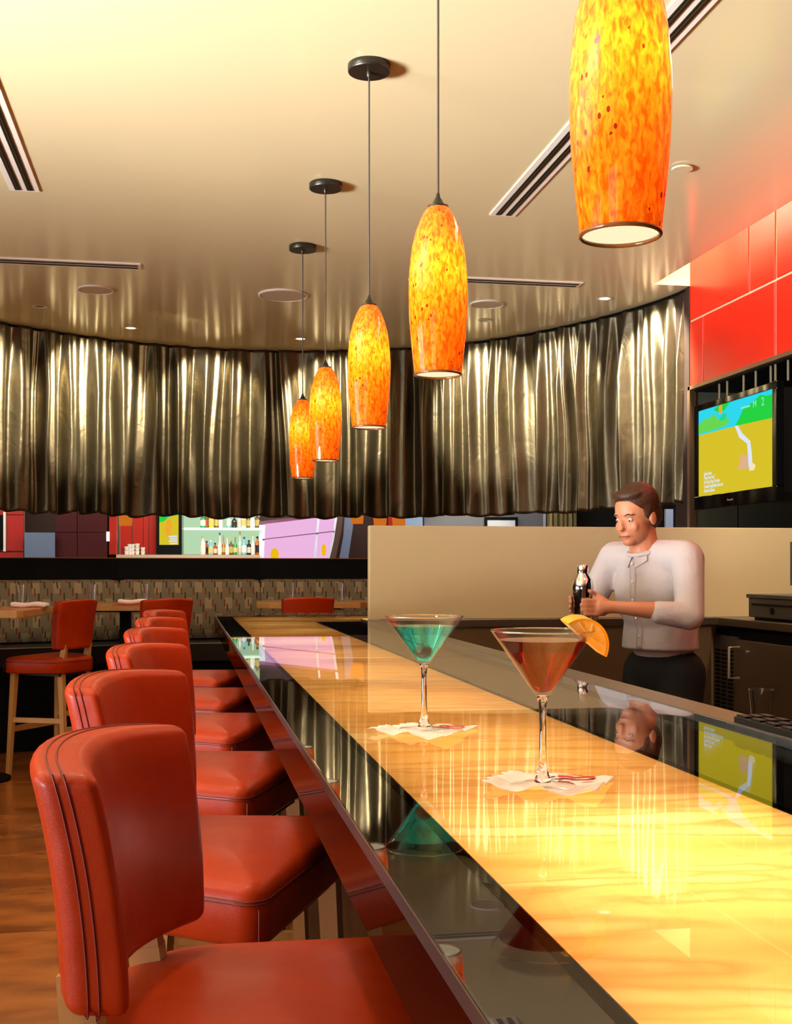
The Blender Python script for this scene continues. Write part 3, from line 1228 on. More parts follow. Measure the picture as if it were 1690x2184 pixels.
area_('picture_streak', [(.52, .72), (.56, .72), (.62, .62), (.72, .52), (.74, .40), (.75, .24), (.70, .24), (.69, .40), (.68, .50), (.58, .58)], EW, .0016)
area_('picture_light', [(.71, .20), (.77, .20), (.79, .25), (.75, .28), (.71, .25)], emission('screen_glow', (255, 240, 190), 1.0), .0019)
# text matrix: text x -> -Y (reads left to right seen from -X), text y -> Z, text z -> -X
TM = Matrix(((0, 0, -1, 0), (-1, 0, 0, 0), (0, 1, 0, 0), (0, 0, 0, 1)))
lines = ['Junior Senior', '"Move Your Feet"', "D-D Don't Stop The Beat", 'Crunchy Frog/Atlantic Records', 'Director: Shynola']
for i, s_ in enumerate(lines):
    p = sp_(.085, .235 - .049 * i, .0022)
    M = Matrix.Translation(p) @ TM @ Matrix.Diagonal((.72, 1.1, 1, 1))
    text_mesh('caption', s_, .026, EW, scr, M)
p = sp_(.86, .86, .0022)
text_mesh('caption', '2', .062, emission('screen_pale', (150, 240, 220), 1), scr, Matrix.Translation(p) @ TM)
p = sp_(.755, .865, .0022)
text_mesh('caption', 'M', .05, emission('screen_pale', (150, 240, 220), 1), scr, Matrix.Translation(p) @ TM)
area_('picture_bar', [(.60, .885), (.72, .885), (.72, .905), (.60, .905)], emission('screen_pale', (150, 240, 220), 1), .0022)
text_mesh('maker_name', 'Panasonic', .018, mat('pale_print', (150, 120, 80), rough=.5), tv, Matrix.Translation((-.0125, .06, -hh_ - .045)) @ TM)

# pale rods standing in for small reflections under the niche soffit
rodn = ['first and farthest left', 'second from the left', 'third from the left', 'fourth from the left', 'fifth from the left', 'sixth from the left', 'last, at the right border']
for ri, (u, v0, v1) in enumerate(((1535, 838, 858), (1552, 828, 850), (1587, 815, 836), (1613, 808, 828), (1645, 794, 816), (1655, 790, 812), (1682, 783, 812))):
    xx = 3.02
    d = xx / (tof(u) * cs + sn)
    yy = d * (cs - tof(u) * sn)
    z0, z1 = EYE - (v1 - HY) * d / F, EYE - (v0 - HY) * d / F
    o = MB().tube([(xx, yy, z0), (xx, yy, 2.34)], .007, 8).build('reflection_rod', mat('pale_reflection', (150, 138, 112), rough=.3, metal=.5))
    tag(o, 'short pale rod in place of a reflection above the television, ' + rodn[ri], 'rod', 'rods standing in for reflections above the television')

# ------------------------------------------------------------------ stools
def make_stool(SZ, bc, hz):
    """SZ seat height, bc height of the backrest centre above the seat, hz its half height"""
    root = empty('bar_stool')
    tag(root, 'x', 'bar stool')
    pts = [(-.185, -.185), (.195, -.268), (.195, .268), (-.185, .185)]
    out = resample(round_poly(pts, [.13, .032, .032, .13], 8), 112)
    lay = [(.026, -.100), (.006, -.096), (0, -.088), (0, -.030), (.0015, -.018), (.006, -.009), (.013, -.003), (.022, 0)]
    vv, ff = [], []
    n = len(out)
    for ins, z in lay:
        for x, y in inset(out, ins):
            vv.append((x, y, SZ + z))
    for i in range(len(lay) - 1):
        for k in range(n):
            ff.append((i * n + k, i * n + (k + 1) % n, (i + 1) * n + (k + 1) % n, (i + 1) * n + k))
    base = (len(lay) - 1) * n
    prev = base
    for f, dz in ((.96, .002), (.90, .0045), (.80, .0075), (.66, .0105), (.48, .013), (.28, .0145), (.1, .015)):
        k0 = len(vv)
        for k in range(n):
            x, y, _ = vv[base + k]
            vv.append((x * f, y * f, SZ + dz))
        for k in range(n):
            ff.append((prev + k, prev + (k + 1) % n, k0 + (k + 1) % n, k0 + k))
        prev = k0
    ff.append(tuple(prev + k for k in range(n)))
    ff.append(tuple(range(n - 1, -1, -1)))
    seat = MB().add(vv, ff).build('seat', LEATHER, root, smooth=70)
    for zz_ in (-.026, -.031):
        MB().tube([(x, y, SZ + zz_) for x, y in inset(out, -.0003)], .0014, 6, closed=True).build('stitched_seam', PIPING, seat, smooth=True)
    for cy_ in (-1, 1):
        MB().tube([(.1905, cy_ * .2625, SZ - .035), (.1905, cy_ * .2625, SZ - .094)], .0012, 6).build('stitched_seam', PIPING, seat)
    lean = math.radians(7)
    HW = .172

    def dfm(p):
        x = p.x + .050 * (p.y / HW) ** 2 - .008 * (abs(p.z) / hz) ** 2
        y = p.y * (1 + .05 * p.z / hz)
        z = p.z - (.012 * (p.y / HW) ** 2 if p.z > 0 else 0) * (p.z / hz)
        zz = z + bc
        return (x - .155 - math.tan(lean) * zz, y, SZ + zz)
    bk = MB().rbox(.032, HW, hz, .015, 12, dfm, k=4).build('backrest', LEATHER, root, smooth=75)
    for xo in (-.012, -.001):
        cc = resample(round_poly([(-HW - .0003, -hz - .0003), (HW + .0003, -hz - .0003), (HW + .0003, hz + .0003), (-HW - .0003, hz + .0003)], [.006] * 4, 3), 140)
        MB().tube([dfm(Vector((xo, y, z))) for y, z in cc],   .0011, 6, closed=True).build('stitched_seam', PIPING, bk, smooth=True)
    for sy in (-1, 1):
        m = MB()
        m.beam((.155, sy * .205, SZ - .10), (.185, sy * .225, 0), .036, .036, .026, .026)
        m.build('leg', MAPLE, root)
        m = MB()
        m.beam((-.135, sy * .115, SZ - .10), (-.195, sy * .155, 0), .038, .032, .026, .026)
        m.beam((-.135, sy * .115, SZ - .11), (-.152, sy * .115, SZ + .02), .038, .030, .038, .028)
        m.beam((-.152, sy * .115, SZ + .015), (-.154 - .12 * (bc - hz), sy * .115, SZ + bc - hz + .03), .038, .026, .034, .022)
        m.build('leg', MAPLE, root)
    m = MB()
    m.box(-.15, .17, -.16, .16, SZ - .115, SZ - .0995)
    m.build('seat_frame', mat('dark_seat_frame', (60, 34, 18), rough=.5), root)
    zs = .28
    for a, b in ((((.176, -.218), (.176, .218))), ((-.172, -.142), (-.172, .142))):
        MB().beam((a[0], a[1], zs), (b[0], b[1], zs), .020, .034).build('stretcher', MAPLE, root)
    for sy in (-1, 1):
        MB().beam((.174, sy * .216, zs + .06), (-.168, sy * .138, zs + .06), .020, .030).build('stretcher', MAPLE, root)
    MB().box(.187, .199, -.19, .19, zs - .002, zs + .018).build('foot_rail', CHROME, root)
    return root


st0 = make_stool(EYE - .47, .162, .125)
names = ['nearest red leather bar stool, its back filling the lower left corner',
         'second red leather bar stool from the front, partly behind the nearest backrest',
         'third red leather bar stool from the front',
         'fourth red leather bar stool from the front',
         'fifth red leather bar stool from the front, catching white light on its seat',
         'farthest red leather bar stool in the row along the bar']
rots = [-14, -24, -22, -22, -21, -21]
for k in range(6):
    o = st0 if k == 0 else copy_tree(st0)
    o.location = ((.075, .042, .055, .055, .055, .055)[k], (1.285, 2.06, 2.85, 3.655, 4.465, 5.275)[k], 0)
    o.rotation_euler = (0, 0, math.radians(rots[k]))
    tag(o, names[k], 'bar stool', 'red leather stools along the bar')
st1 = None
for (u, d, ang, lb) in ((172, 7.35, 146, 'red leather stool with pale legs at the left table, turned away from the bar'),
                        (362, 7.55, 118, 'red leather stool seen from behind at the middle dining table'),
                        (660, 7.90, 97, 'red leather stool seen from behind at the far table beyond the bar end')):
    if st1 is None:
        o = st1 = make_stool(EYE - .55, .205, .155)
    else:
        o = copy_tree(st1)
    a = math.radians(ang)
    x, y = W(u, d)
    o.location = (x + .19 * math.cos(a), y + .19 * math.sin(a), 0)
    o.rotation_euler = (0, 0, a)
    tag(o, lb, 'bar stool', 'red leather stools at the dining tables')

for y_ in (1.5, 2.9, 4.3, 5.4):
    spot('stool_spot', (-.35, y_ + .2, CZ - .02), (.10, y_, .8), 55, (1.0, .84, .60), 46, .6, .05)

# ------------------------------------------------------------------ dining tables
TZ = EYE - .24
def table(cx, cy, rz, sx, sy, ch, lb):
    r = empty('dining_table', (cx, cy, 0), rz)
    tag(r, lb, 'table', 'high wooden dining tables')
    poly = [(-sx + ch, -sy), (sx - ch, -sy), (sx, -sy + ch), (sx, sy - ch), (sx - ch, sy), (-sx + ch, sy), (-sx, sy - ch), (-sx, -sy + ch)]
    bevel(MB().prism(poly, TZ - .042, TZ).build('table_top', TABLETOP, r), .003)
    MB().box(-.035, .035, -.035, .035, .02, TZ - .05).build('post', BLACK, r)
    MB().box(-.2, .2, -.2, .2, TZ - .055, TZ - .043).build('top_bracket', BLACK, r)
    MB().lathe([(.001, 0), (.24, 0), (.24, .012), (.05, .03), (.036, .05)], 32).build('base', BLACK, r, smooth=True, merge=True)
    return r


pA = Vector(W(47, 6.74))
table(pA.x - .42 + .06, pA.y + .42, math.radians(-7), .42, .42, .03, 'high wooden table at the left edge with a napkin and glass')
pB = Vector(W(268, 8.15))
table(pB.x, pB.y, math.radians(-6), .36, .33, .06, 'high wooden table in the middle distance behind the row of bar stools')
pC = Vector(W(667, 8.63))
table(pC.x, pC.y, math.radians(-3), .41, .32, .085, 'high wooden table with clipped corners beyond the end of the bar')


def water_glass(u, v, h_px, lb):
    p = WZ(u, v, TZ)
    d = p.y * cs + p.x * sn
    H = .135
    prof = [(.001, 0), (.027, 0), (.036, H), (.0345, H), (.0255, .012), (.001, .010)]
    o = MB().lathe(prof, 28).build('water_glass', CGLASS, smooth=60, loc=(p.x, p.y, TZ + .0005))
    tag(o, lb, 'glass', 'empty water glasses on the tables')


water_glass(45, 1291, 46, 'empty water glass behind the napkin on the left table')
water_glass(198, 1290, 47, 'empty water glass at the right corner of the left table')
water_glass(310, 1287, 40, 'empty water glass behind the napkin on the middle table')
water_glass(622, 1282.5, 42, 'left empty water glass on the far table')
water_glass(727, 1283.5, 44, 'right empty water glass on the far table')


def napkin_roll(u, v, w_, ang, lb, card=True):
    p = WZ(u, v, TZ)
    r = empty('folded_napkin', (p.x, p.y, TZ), ang)
    tag(r, lb, 'napkin', 'white napkins rolled on the tables')

    def df(q):
        return (q.x, q.y, q.z + .004 * math.sin(q.x * 40) + .003)
    MB().rbox(w_ / 2, .045, .013, .012, 8, df, c=(0, 0, .0165)).build('cloth', CLOTHW, r, smooth=75)
    if card:
        m = MB().box(-w_ / 2 - .03, w_ / 2 - .01, -.075, .03, 0, .0025)
        m.build('menu_card', ORANGECARD, r)
    return r


napkin_roll(64, 1296, .22, math.radians(-8), 'white rolled napkin on an orange card on the left table')
napkin_roll(288, 1289, .22, math.radians(-5), 'white rolled napkin on an orange card on the middle table')
napkin_roll(667, 1283.5, .20, math.radians(-4), 'white rolled napkin on the far table beyond the bar', card=False)

# ------------------------------------------------------------------ banquette and black wall behind it
plp = [Vector(W(-150, 8.3)), Vector(W(255, 8.98)), Vector(W(555, 9.28)), Vector(W(830, 9.45)), Vector(W(1230, 9.3))]
BT = EYE - .083
bq = empty('banquette', (plp[1].x, plp[1].y, 0))
tag(bq, 'long banquette in patterned beige fabric along the far wall', 'banquette')
for i in range(4):
    a, b = plp[i], plp[i + 1]
    t = (b - a).normalized()
    n_ = Vector((t.y, -t.x))
    L = (b - a).length
    vv, ff, uvs = [], [], []
    prof = [(0.01, .74), (.05, .78), (.07, .86), (.06, 1.0), (.04, BT - .06), (.025, BT - .022), (.0, BT - .004), (-.04, BT), (-.10, BT)]
    ns = 24
    acc = [0]
    for k in range(len(prof) - 1):
        acc.append(acc[-1] + math.dist(prof[k], prof[k + 1]))
    for q in range(ns + 1):
        s = .004 + (L - .008) * q / ns
        e = min(s, L - s)
        e = 1 - max(0, 1 - e / .03) ** 2
        for k, (o_, z) in enumerate(prof):
            p = a + t * s + n_ * (o_ * 1.0 - .02 + .02 * e) - bq.location.to_2d()
            vv.append((p.x, p.y, z - .010 * (1 - e) * (k > 4)))
            uvs.append((s + 1.37 * i, acc[k]))
    m_ = len(prof)
    for q in range(ns):
        for k in range(m_ - 1):
            ff.append((q * m_ + k, (q + 1) * m_ + k, (q + 1) * m_ + k + 1, q * m_ + k + 1))
    o = MB().add(vv, ff).build('back_cushion', BANQ, bq, smooth=60)
    uvl = o.data.uv_layers.new(name='UVMap')
    for lp in o.data.loops:
        uvl.data[lp.index].uv = uvs[lp.vertex_index]
    # seat and base
    c0 = bq.location.to_2d()
    poly = [a + n_ * .50 - c0, b + n_ * .50 - c0, b - n_ * .05 - c0, a - n_ * .05 - c0]
    MB().prism([(p.x, p.y) for p in poly], .60, .73).build('seat_cushion', mat('black_vinyl', (14, 11, 9), rough=.4), bq)
    poly = [a + n_ * .44 - c0, b + n_ * .44 - c0, b - n_ * .05 - c0, a - n_ * .05 - c0]
    MB().prism([(p.x, p.y) for p in poly], 0, .60).build('base', BLACK, bq)
    pp = [(p.x, p.y) for p in (a + n_ * .502 - c0, b + n_ * .502 - c0)]
    MB().tube([(pp[0][0], pp[0][1], .728), (pp[1][0], pp[1][1], .728)], .004, 6).build('welt', mat('grey_welt', (120, 112, 100), rough=.6), bq)
# low black wall with a cap
wl = MB()
z1w = EYE + .079
for i in range(4):
    a, b = plp[i], plp[i + 1]
    t = (b - a).normalized()
    n_ = Vector((t.y, -t.x))
    a, b = a - t * .03, b + t * .03
    poly = [a - n_ * .07, b - n_ * .07, b - n_ * .22, a - n_ * .22]
    wl.prism([(p.x, p.y) for p in poly], 0, z1w)
struct(wl.build('wall_back_low', BLACK))
cpm = MB()
for i in range(4):
    a, b = plp[i], plp[i + 1]
    t = (b - a).normalized()
    n_ = Vector((t.y, -t.x))
    a, b = a - t * .03, b + t * .03
    poly = [a - n_ * .065, b - n_ * .065, b - n_ * .225, a - n_ * .225]
    cpm.prism([(p.x, p.y) for p in poly], z1w, z1w + .006)
struct(cpm.build('trim_6', mat('cap_wood', (150, 96, 52), rough=.35)))

# ------------------------------------------------------------------ beyond the low wall
YB = 11.2
def farbox(m, u0, u1, v0, v1, Y=YB, th=.05):
    """box on the plane Y covering image columns u0..u1 and rows v0(top)..v1"""
    a, b = WY(u0, v0, Y), WY(u1, v1, Y)
    zt_ = max(a.z, WY(u1, v0, Y).z)
    zb_ = min(b.z, WY(u0, v1, Y).z)
    return m.box(a.x, b.x, Y, Y + th, zb_, zt_)


fw = MB()
farbox(fw, -300, 1600, 980, 1500, YB + .3, .1)
struct(fw.build('wall_far', mat('far_wall_brown', (66, 40, 30), rough=.7)))
# red tiled sections
ft = empty('tiled_panel', (0, YB, 0))
tag(ft, 'dark red tiled wall section seen under the curtain at the far left', 'wall panel')
REDF = mat('far_red', (170, 34, 24), rough=.35)
REDD = mat('far_maroon', (66, 12, 12), rough=.35)
def part_far(parent, name, m, u0, u1, v0, v1, Y=YB, th=.04):
    o = farbox(MB(), u0, u1, v0, v1, Y, th).build(name, m, parent)
    o.location = -Vector(parent.location)
    return o
part_far(ft, 'backing', mat('far_grout', (160, 120, 104), rough=.7), -60, 52, 1040, 1215, YB + .04)
for u0, u1, v0, v1 in ((-60, 7, 1040, 1098), (14, 50, 1099, 1175), (14, 50, 1040, 1097), (-60, 50, 1178, 1215)):
    part_far(ft, 'tile', REDF, u0, u1, v0, v1)
part_far(ft, 'dark_opening', BLACK, -60, 7, 1098, 1172, YB - .02)
part_far(ft, 'white_frame', WHITEP, 7, 12, 1060, 1176, YB - .03)
o = farbox(MB(), 52, 117, 1136, 1503, YB - .1, .04).build('grey_screen', mat('blue_grey_panel', (98, 112, 132), rough=.6))
tag(o, 'plain blue-grey panel under the curtain at the far left', 'panel')
fm = empty('tiled_panel', (0, YB, 0))
tag(fm, 'dark maroon tiled wall section right of the blue-grey panel', 'wall panel')
part_far(fm, 'backing', mat('far_grout2', (92, 40, 40), rough=.7), 119, 229, 1040, 1215, YB + .04)
for u0, u1 in ((119, 164), (165.5, 229)):
    for v0, v1 in ((1136, 1215), (1040, 1134.5)):
        part_far(fm, 'tile', REDD, u0, u1, v0, v1)
o = farbox(MB(), 227, 233, 1134, 1154, YB - .08, .04).build('wall_lamp', emission('strip_white', (255, 250, 235), 2.2))
tag(o, 'small upright white wall light under the curtain', 'wall light')
fs = empty('tiled_panel', (0, YB, 0))
tag(fs, 'bright red tiled wall section left of the small television', 'wall panel')
part_far(fs, 'backing', mat('far_grout3', (230, 190, 170), rough=.7), 233, 334, 1040, 1182.5, YB + .04)
REDB = mat('far_bright_red', (176, 36, 22), rough=.3)
for u0, u1 in ((233, 249), (257, 281), (283.5, 305), (306, 317), (318, 333)):
    part_far(fs, 'tile', REDB, u0, u1, 1040, 1182.5)
o = MB().tube([WY(253, 1040, YB - .1), WY(253, 1195, YB - .1)], .012, 12).build('steel_pole', STEEL)
tag(o, 'thin upright steel pole in front of the red tiles', 'pole')

# small television far behind
t2 = empty('television', tuple(WY(361, 1131, YB - .15)))
tag(t2, 'small far television under the curtain beside the bottle shelves', 'television')
def pf(name, m, u0, u1, v0, v1, Y, th):
    return part_far(t2, name, m, u0, u1, v0, v1, Y, th)
pf('bezel', BLACK, 335, 388, 1040, 1183, YB - .12, .08)
s2 = pf('screen', EY, 340, 381, 1060, 1162, YB - .13, .01)
def flat_far(parent, name, m, pts, Y):
    q = [WY(u, v, Y) for u, v in pts]
    o = MB().plate(q, (0, .002, 0)).build(name, m, parent, merge=True)
    o.location = -Vector(parent.location)
    return o
flat_far(t2, 'picture_hill', EG, [(340, 1060), (381, 1060), (381, 1099), (362, 1101), (350, 1112), (340, 1114)], YB - .135)
flat_far(t2, 'picture_sky', EC, [(356, 1062), (364, 1062), (363, 1104), (357, 1104)], YB - .139)
flat_far(t2, 'picture_figure', EO, [(355, 1112), (362, 1106), (367, 1120), (364, 1140), (357, 1144), (352, 1134)], YB - .138)
for k in range(4):
    flat_far(t2, 'picture_caption', EW, [(360 + 2 * (k % 2), 1143 + 5 * k), (378, 1142 + 5 * k), (378, 1145 + 5 * k), (360 + 2 * (k % 2), 1146 + 5 * k)], YB - .138)

# backlit bottle shelves
bsf = empty('bottle_shelf', tuple(WY(470, 1185, YB)))
tag(bsf, 'backlit pale green glass shelves holding liquor bottles under the curtain', 'shelf')
def pb(name, m, u0, u1, v0, v1, Y, th):
    return part_far(bsf, name, m, u0, u1, v0, v1, Y, th)
pb('backlit_panel', emission('shelf_glow', (196, 232, 190), .95), 388, 554, 1030, 1182.5, YB + .12, .03)
pb('shelf', mat('green_glass_shelf', (206, 236, 206), rough=.2, emit=(190, 226, 186), estr=.75), 388, 554, 1126.3, 1129.5, YB - .06, .17)
pb('side_panel', mat('green_side', (120, 150, 124), rough=.4), 388, 392, 1040, 1182.5, YB - .06, .17)
# back bar top
o = farbox(MB(), 248, 555, 1183.5, 1498, YB - .16, .36).build('far_counter', mat('far_counter_stone', (196, 170, 136), rough=.4))
tag(o, 'pale counter top below the bottles and cups in the distance', 'counter')
bcol = {'g': (30, 150, 70), 'a': (196, 104, 20), 'y': (226, 190, 40), 'b': (120, 190, 200), 'w': (226, 226, 214), 'k': (44, 30, 24), 'o': (190, 70, 20), 'n': (120, 84, 44), 'd': (120, 110, 60)}
def bottle_mat(k):
    if 'bottle_' + k in MATS:
        return MATS['bottle_' + k]
    m = mat('bottle_' + k, bcol[k], rough=.12, coat=.4, emit=None, estr=0)
    return m


def bottle(u, v0, v1, kind, lb, Y):
    p = WY(u, v1, Y)
    H = WY(u, v0, Y).z - p.z
    R = {'t': .0195, 's': .0245, 'f': .022}[kind[1]]
    neck = {'t': .45, 's': .60, 'f': .55}[kind[1]]
    r = empty('bottle', (p.x, p.y, p.z))
    tag(r, lb, 'bottle', 'liquor bottles on the far shelves')
    prof = [(.001, 0), (R, 0), (R, H * neck), (R * .8, H * (neck + .08)), (R * .35, H * (neck + .17)), (R * .32, H * .9), (.001, H * .9)]
    MB().lathe(prof, 16).build('glass_body', bottle_mat(kind[0]), r, smooth=50)
    MB().lathe([(R * .40, H * .88), (R * .40, H), (.001, H)], 12).build('cap', mat('cap_' + kind[2], {'k': (30, 24, 22), 'g': (214, 180, 60), 'w': (230, 228, 220), 'r': (150, 30, 20), 'b': (30, 90, 120)}[kind[2]], rough=.35), r, smooth=50)
    MB().lathe([(R * 1.03, H * .12), (R * 1.03, H * (neck - .08))], 16).build('paper_label', mat('lab_' + kind[3], {'w': (236, 232, 216), 'y': (222, 196, 110), 'k': (50, 40, 36), 'o': (200, 96, 40)}[kind[3]], rough=.7), r, smooth=50)


low = [(433, 1143, 'wsgw', 'white', ''), (441, 1154, 'oskk', 'dark orange', ''), (450, 1152, 'bswy', 'pale blue', ''), (459, 1158, 'oskw', 'short orange', ''),
       (469, 1136, 'wtbw', 'tall clear', ''), (477, 1142, 'atgy', 'amber', ''), (485, 1148, 'wtww', 'slim white', ''), (493, 1151, 'nsgy', 'round brown', ''),
       (502, 1141, 'gtgy', 'bright green', ''), (512, 1134, 'wtgw', 'tallest white', ''), (521, 1145, 'bsbw', 'light blue', ''), (531, 1152, 'kskw', 'dark', ''),
       (540, 1137, 'wtgw', 'tall white', ''), (549, 1144, 'askk', 'dark amber', '')]
for i, (u, v0, k, c_n, _) in enumerate(low):
    nxt = low[i - 1][3] if i else None
    lb = f'{c_n} bottle on the lower shelf, ' + (f'just right of the {nxt} bottle' if nxt else 'leftmost of its row')
    bottle(u, v0, 1183, k, lb, YB + .055 * (i % 2) - .02)
up = [(433, 1094, 'gsgw', 'green'), (441, 1092, 'nsgo', 'brown'), (451, 1090, 'ysgy', 'yellow'), (462, 1092, 'nsky', 'dark brown'), (471, 1088, 'wtgw', 'white'),
      (489, 1090, 'bsbw', 'pale blue'), (500, 1101, 'kskk', 'black'), (511, 1093, 'wsww', 'frosted'), (520, 1093, 'wswy', 'cream'), (530, 1095, 'dsky', 'olive'), (539, 1096, 'wsgw', 'clear'), (549, 1094, 'nsgy', 'golden brown')]
for i, (u, v0, k, c_n) in enumerate(up):
    nxt = up[i - 1][3] if i else None
    lb = f'{c_n} bottle on the upper shelf under the curtain hem, ' + (f'right of the {nxt} one' if nxt else 'leftmost of its row')
    bottle(u, v0, 1125.3, k, lb, YB + .055 * (i % 2) - .02)
MB_ = MB
for i, (u, v0) in enumerate(((270, 1165), (277, 1160), (283, 1160), (293, 1159), (305, 1167))):
    p = WY(u, 1183, YB - .05)
    H = WY(u, v0, YB - .05).z - p.z
    c = empty('cup_stack' if v0 < 1164 else 'cup', (p.x, p.y, p.z))
    tag(c, ['small white cup left of the cup stacks', 'left stack of white cups on the far counter', 'second stack of white cups on the far counter', 'tallest stack of white cups on the far counter', 'white cup right of the cup stacks'][i], 'cup', 'white cups on the far counter')
    k = max(1, round(H / .04))
    for j in range(k):
        z0 = H * j / k
        MB().lathe([(.001, z0), (.016, z0), (.0145 + .008, z0 + H / k * .95), (.0205, z0 + H / k * .95), (.018, z0 + .006), (.001, z0 + .006)], 16).build('cup_bowl', mat('porcelain', (236, 226, 208), rough=.2), c, smooth=60)

# pink glazed window with slanting frame
wn = empty('window_2', tuple(WY(635, 1150, YB)))
struct(wn)
flat_far(wn, 'pane', emission('pink_daylight', (250, 192, 238), .98), [(555, 1118), (716, 1098), (722, 1085), (722, 1085), (700, 1196), (555, 1196)], YB + .02)
flat_far(wn, 'mullion', mat('white_mullion', (226, 234, 250), rough=.5), [(553, 1118), (566, 1118), (563, 1196), (553, 1196)], YB - .0)
flat_far(wn, 'mullion', mat('white_mullion', (226, 234, 250), rough=.5), [(680, 1080), (684, 1080), (674, 1196), (669, 1196)], YB - .0)
flat_far(wn, 'mullion', mat('white_mullion', (226, 234, 250), rough=.5), [(717, 1080), (723, 1080), (713, 1150), (703, 1196), (697, 1196), (709, 1150)], YB - .0)
MAUVE = mat('mauve_frame', (120, 70, 96), rough=.4)
flat_far(wn, 'head_rail', MAUVE, [(553, 1112), (722, 1094), (722, 1099), (553, 1119)], YB - .01)
flat_far(wn, 'glazing_bar', MAUVE, [(560, 1149.5), (714, 1132), (714, 1134), (560, 1151.5)], YB - .012)
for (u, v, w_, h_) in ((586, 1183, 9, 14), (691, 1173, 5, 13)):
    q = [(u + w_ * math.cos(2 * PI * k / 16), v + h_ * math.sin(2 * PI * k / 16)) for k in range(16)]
    flat_far(wn, 'lamp_reflection', emission('lamp_reflection', (250, 196, 20), 1.0), q, YB - .006)  # glowing discs stand in for lamp reflections on the pane
fr2 = empty('curved_frame', tuple(WY(740, 1150, YB)))
tag(fr2, 'curved brown and blue-grey window reveal right of the pink window', 'window reveal')
flat_far(fr2, 'brown_reveal', mat('reveal_brown', (84, 62, 48), rough=.6), [(724, 1070), (735, 1070), (729, 1130), (715, 1196), (702, 1196), (716, 1140)], YB + .0)
flat_far(fr2, 'blue_reveal', mat('reveal_blue', (110, 124, 150), rough=.5), [(737, 1070), (756, 1070), (753, 1125), (743, 1192), (724, 1192), (733, 1140)], YB + .03)
for i, (u, v, lb) in enumerate(((268, 1121, 'lower end of an orange lamp hanging under the curtain in front of the red tiles'), (762, 1117, 'leftmost small orange lamp hanging left of the cream half wall'), (811, 1126, 'small orange lamp just above the left end of the half wall'), (851, 1126, 'small orange lamp second above the left end of the half wall'))):
    p = WY(u, v, YB - .5)
    r = empty('far_pendant_lamp', (p.x, p.y, p.z))
    tag(r, lb, 'pendant lamp', 'small orange lamps under the curtain')
    MB().lathe([(.055, 0), (.062, .08), (.065, .16), (.055, .28), (.03, .36), (.001, .37)], 24).build('lamp_shade', emission('far_amber', (226, 122, 36), .85), r, smooth=True)
    MB().tube([(0, 0, .36), (0, 0, CZ - p.z)], .004, 6).build('cord', BRONZE, r)

# wall pieces above the half wall
gw = farbox(MB(), 905, 1163, 1040, 1498, YB + .0, .05).build('grey_screen', mat('cool_grey_wall', (112, 112, 116), rough=.7))
tag(gw, 'grey wall panel behind the half wall, carrying the framed picture', 'wall panel')
gw2 = farbox(MB(), 865, 902, 1040, 1498, YB - .02, .05).build('pale_blue_panel', mat('pale_blue', (150, 176, 206), rough=.7))
tag(gw2, 'narrow pale blue panel right of the small orange lamps', 'panel')
gw3 = farbox(MB(), 829, 842, 1040, 1498, YB - .02, .05).build('red_panel', REDB)
tag(gw3, 'narrow red panel between two small orange lamps', 'panel')
pic = empty('picture_frame', tuple(WY(1070, 1125, YB - .03)))
tag(pic, 'black framed picture mostly hidden behind the half wall', 'picture')
for u0, u1, v0, v1 in ((1035, 1105, 1103, 1108), (1035, 1040, 1108, 1150), (1100, 1105, 1108, 1150), (1035, 1105, 1150, 1155)):
    part_far(pic, 'frame', BLACK, u0, u1, v0, v1, YB - .05, .03)
part_far(pic, 'print', mat('pale_print_', (200, 205, 210), rough=.6), 1040, 1100, 1108, 1150, YB - .04, .02)
wbar = farbox(MB(), 1161, 1165, 1040, 1498, YB - .03, .03).build('white_post', mat('pale_post', (200, 206, 214), rough=.5))
tag(wbar, 'thin pale upright post between grey wall and golden drapes', 'post')
# golden drapes further back
vv, ff = [], []
ns = 220
for i in range(ns + 1):
    u = 1168 + 150 * i / ns
    b0 = WY(u, 1040, YB - .3)
    dy = .03 * math.sin(i * .42) + .015 * math.sin(i * 1.1 + 1)
    for z in (CZ, 2.2, 1.2, .3):
        vv.append((b0.x, b0.y + dy, z))
for i in range(ns):
    for j in range(3):
        ff.append((i * 4 + j, i * 4 + j + 1, i * 4 + j + 5, i * 4 + j + 4))
o = MB().add(vv, ff).build('drape', mat('gold_drape', (176, 160, 110), rough=.35, metal=.4), smooth=80)
tag(o, 'golden floor-length drape seen below the curtain left of the barman', 'curtain')
spot('drape_wash', (2.8, YB - 1.0, 2.5), (2.75, YB - .3, 1.4), 60, (1, .9, .7), 60)
o = farbox(MB(), 1421, 1454, 1086, 1580, 8.6, .03).build('notice_board', mat('pale_notice', (222, 230, 245), rough=.7))
tag(o, 'small pale blue-white panel right of the barman head', 'panel')
o = farbox(MB(), 1455, 1475, 1080, 1590, 8.5, .05).build('dark_post', mat('dark_post', (40, 20, 14), rough=.5))
tag(o, 'dark post right of the pale panel', 'post')

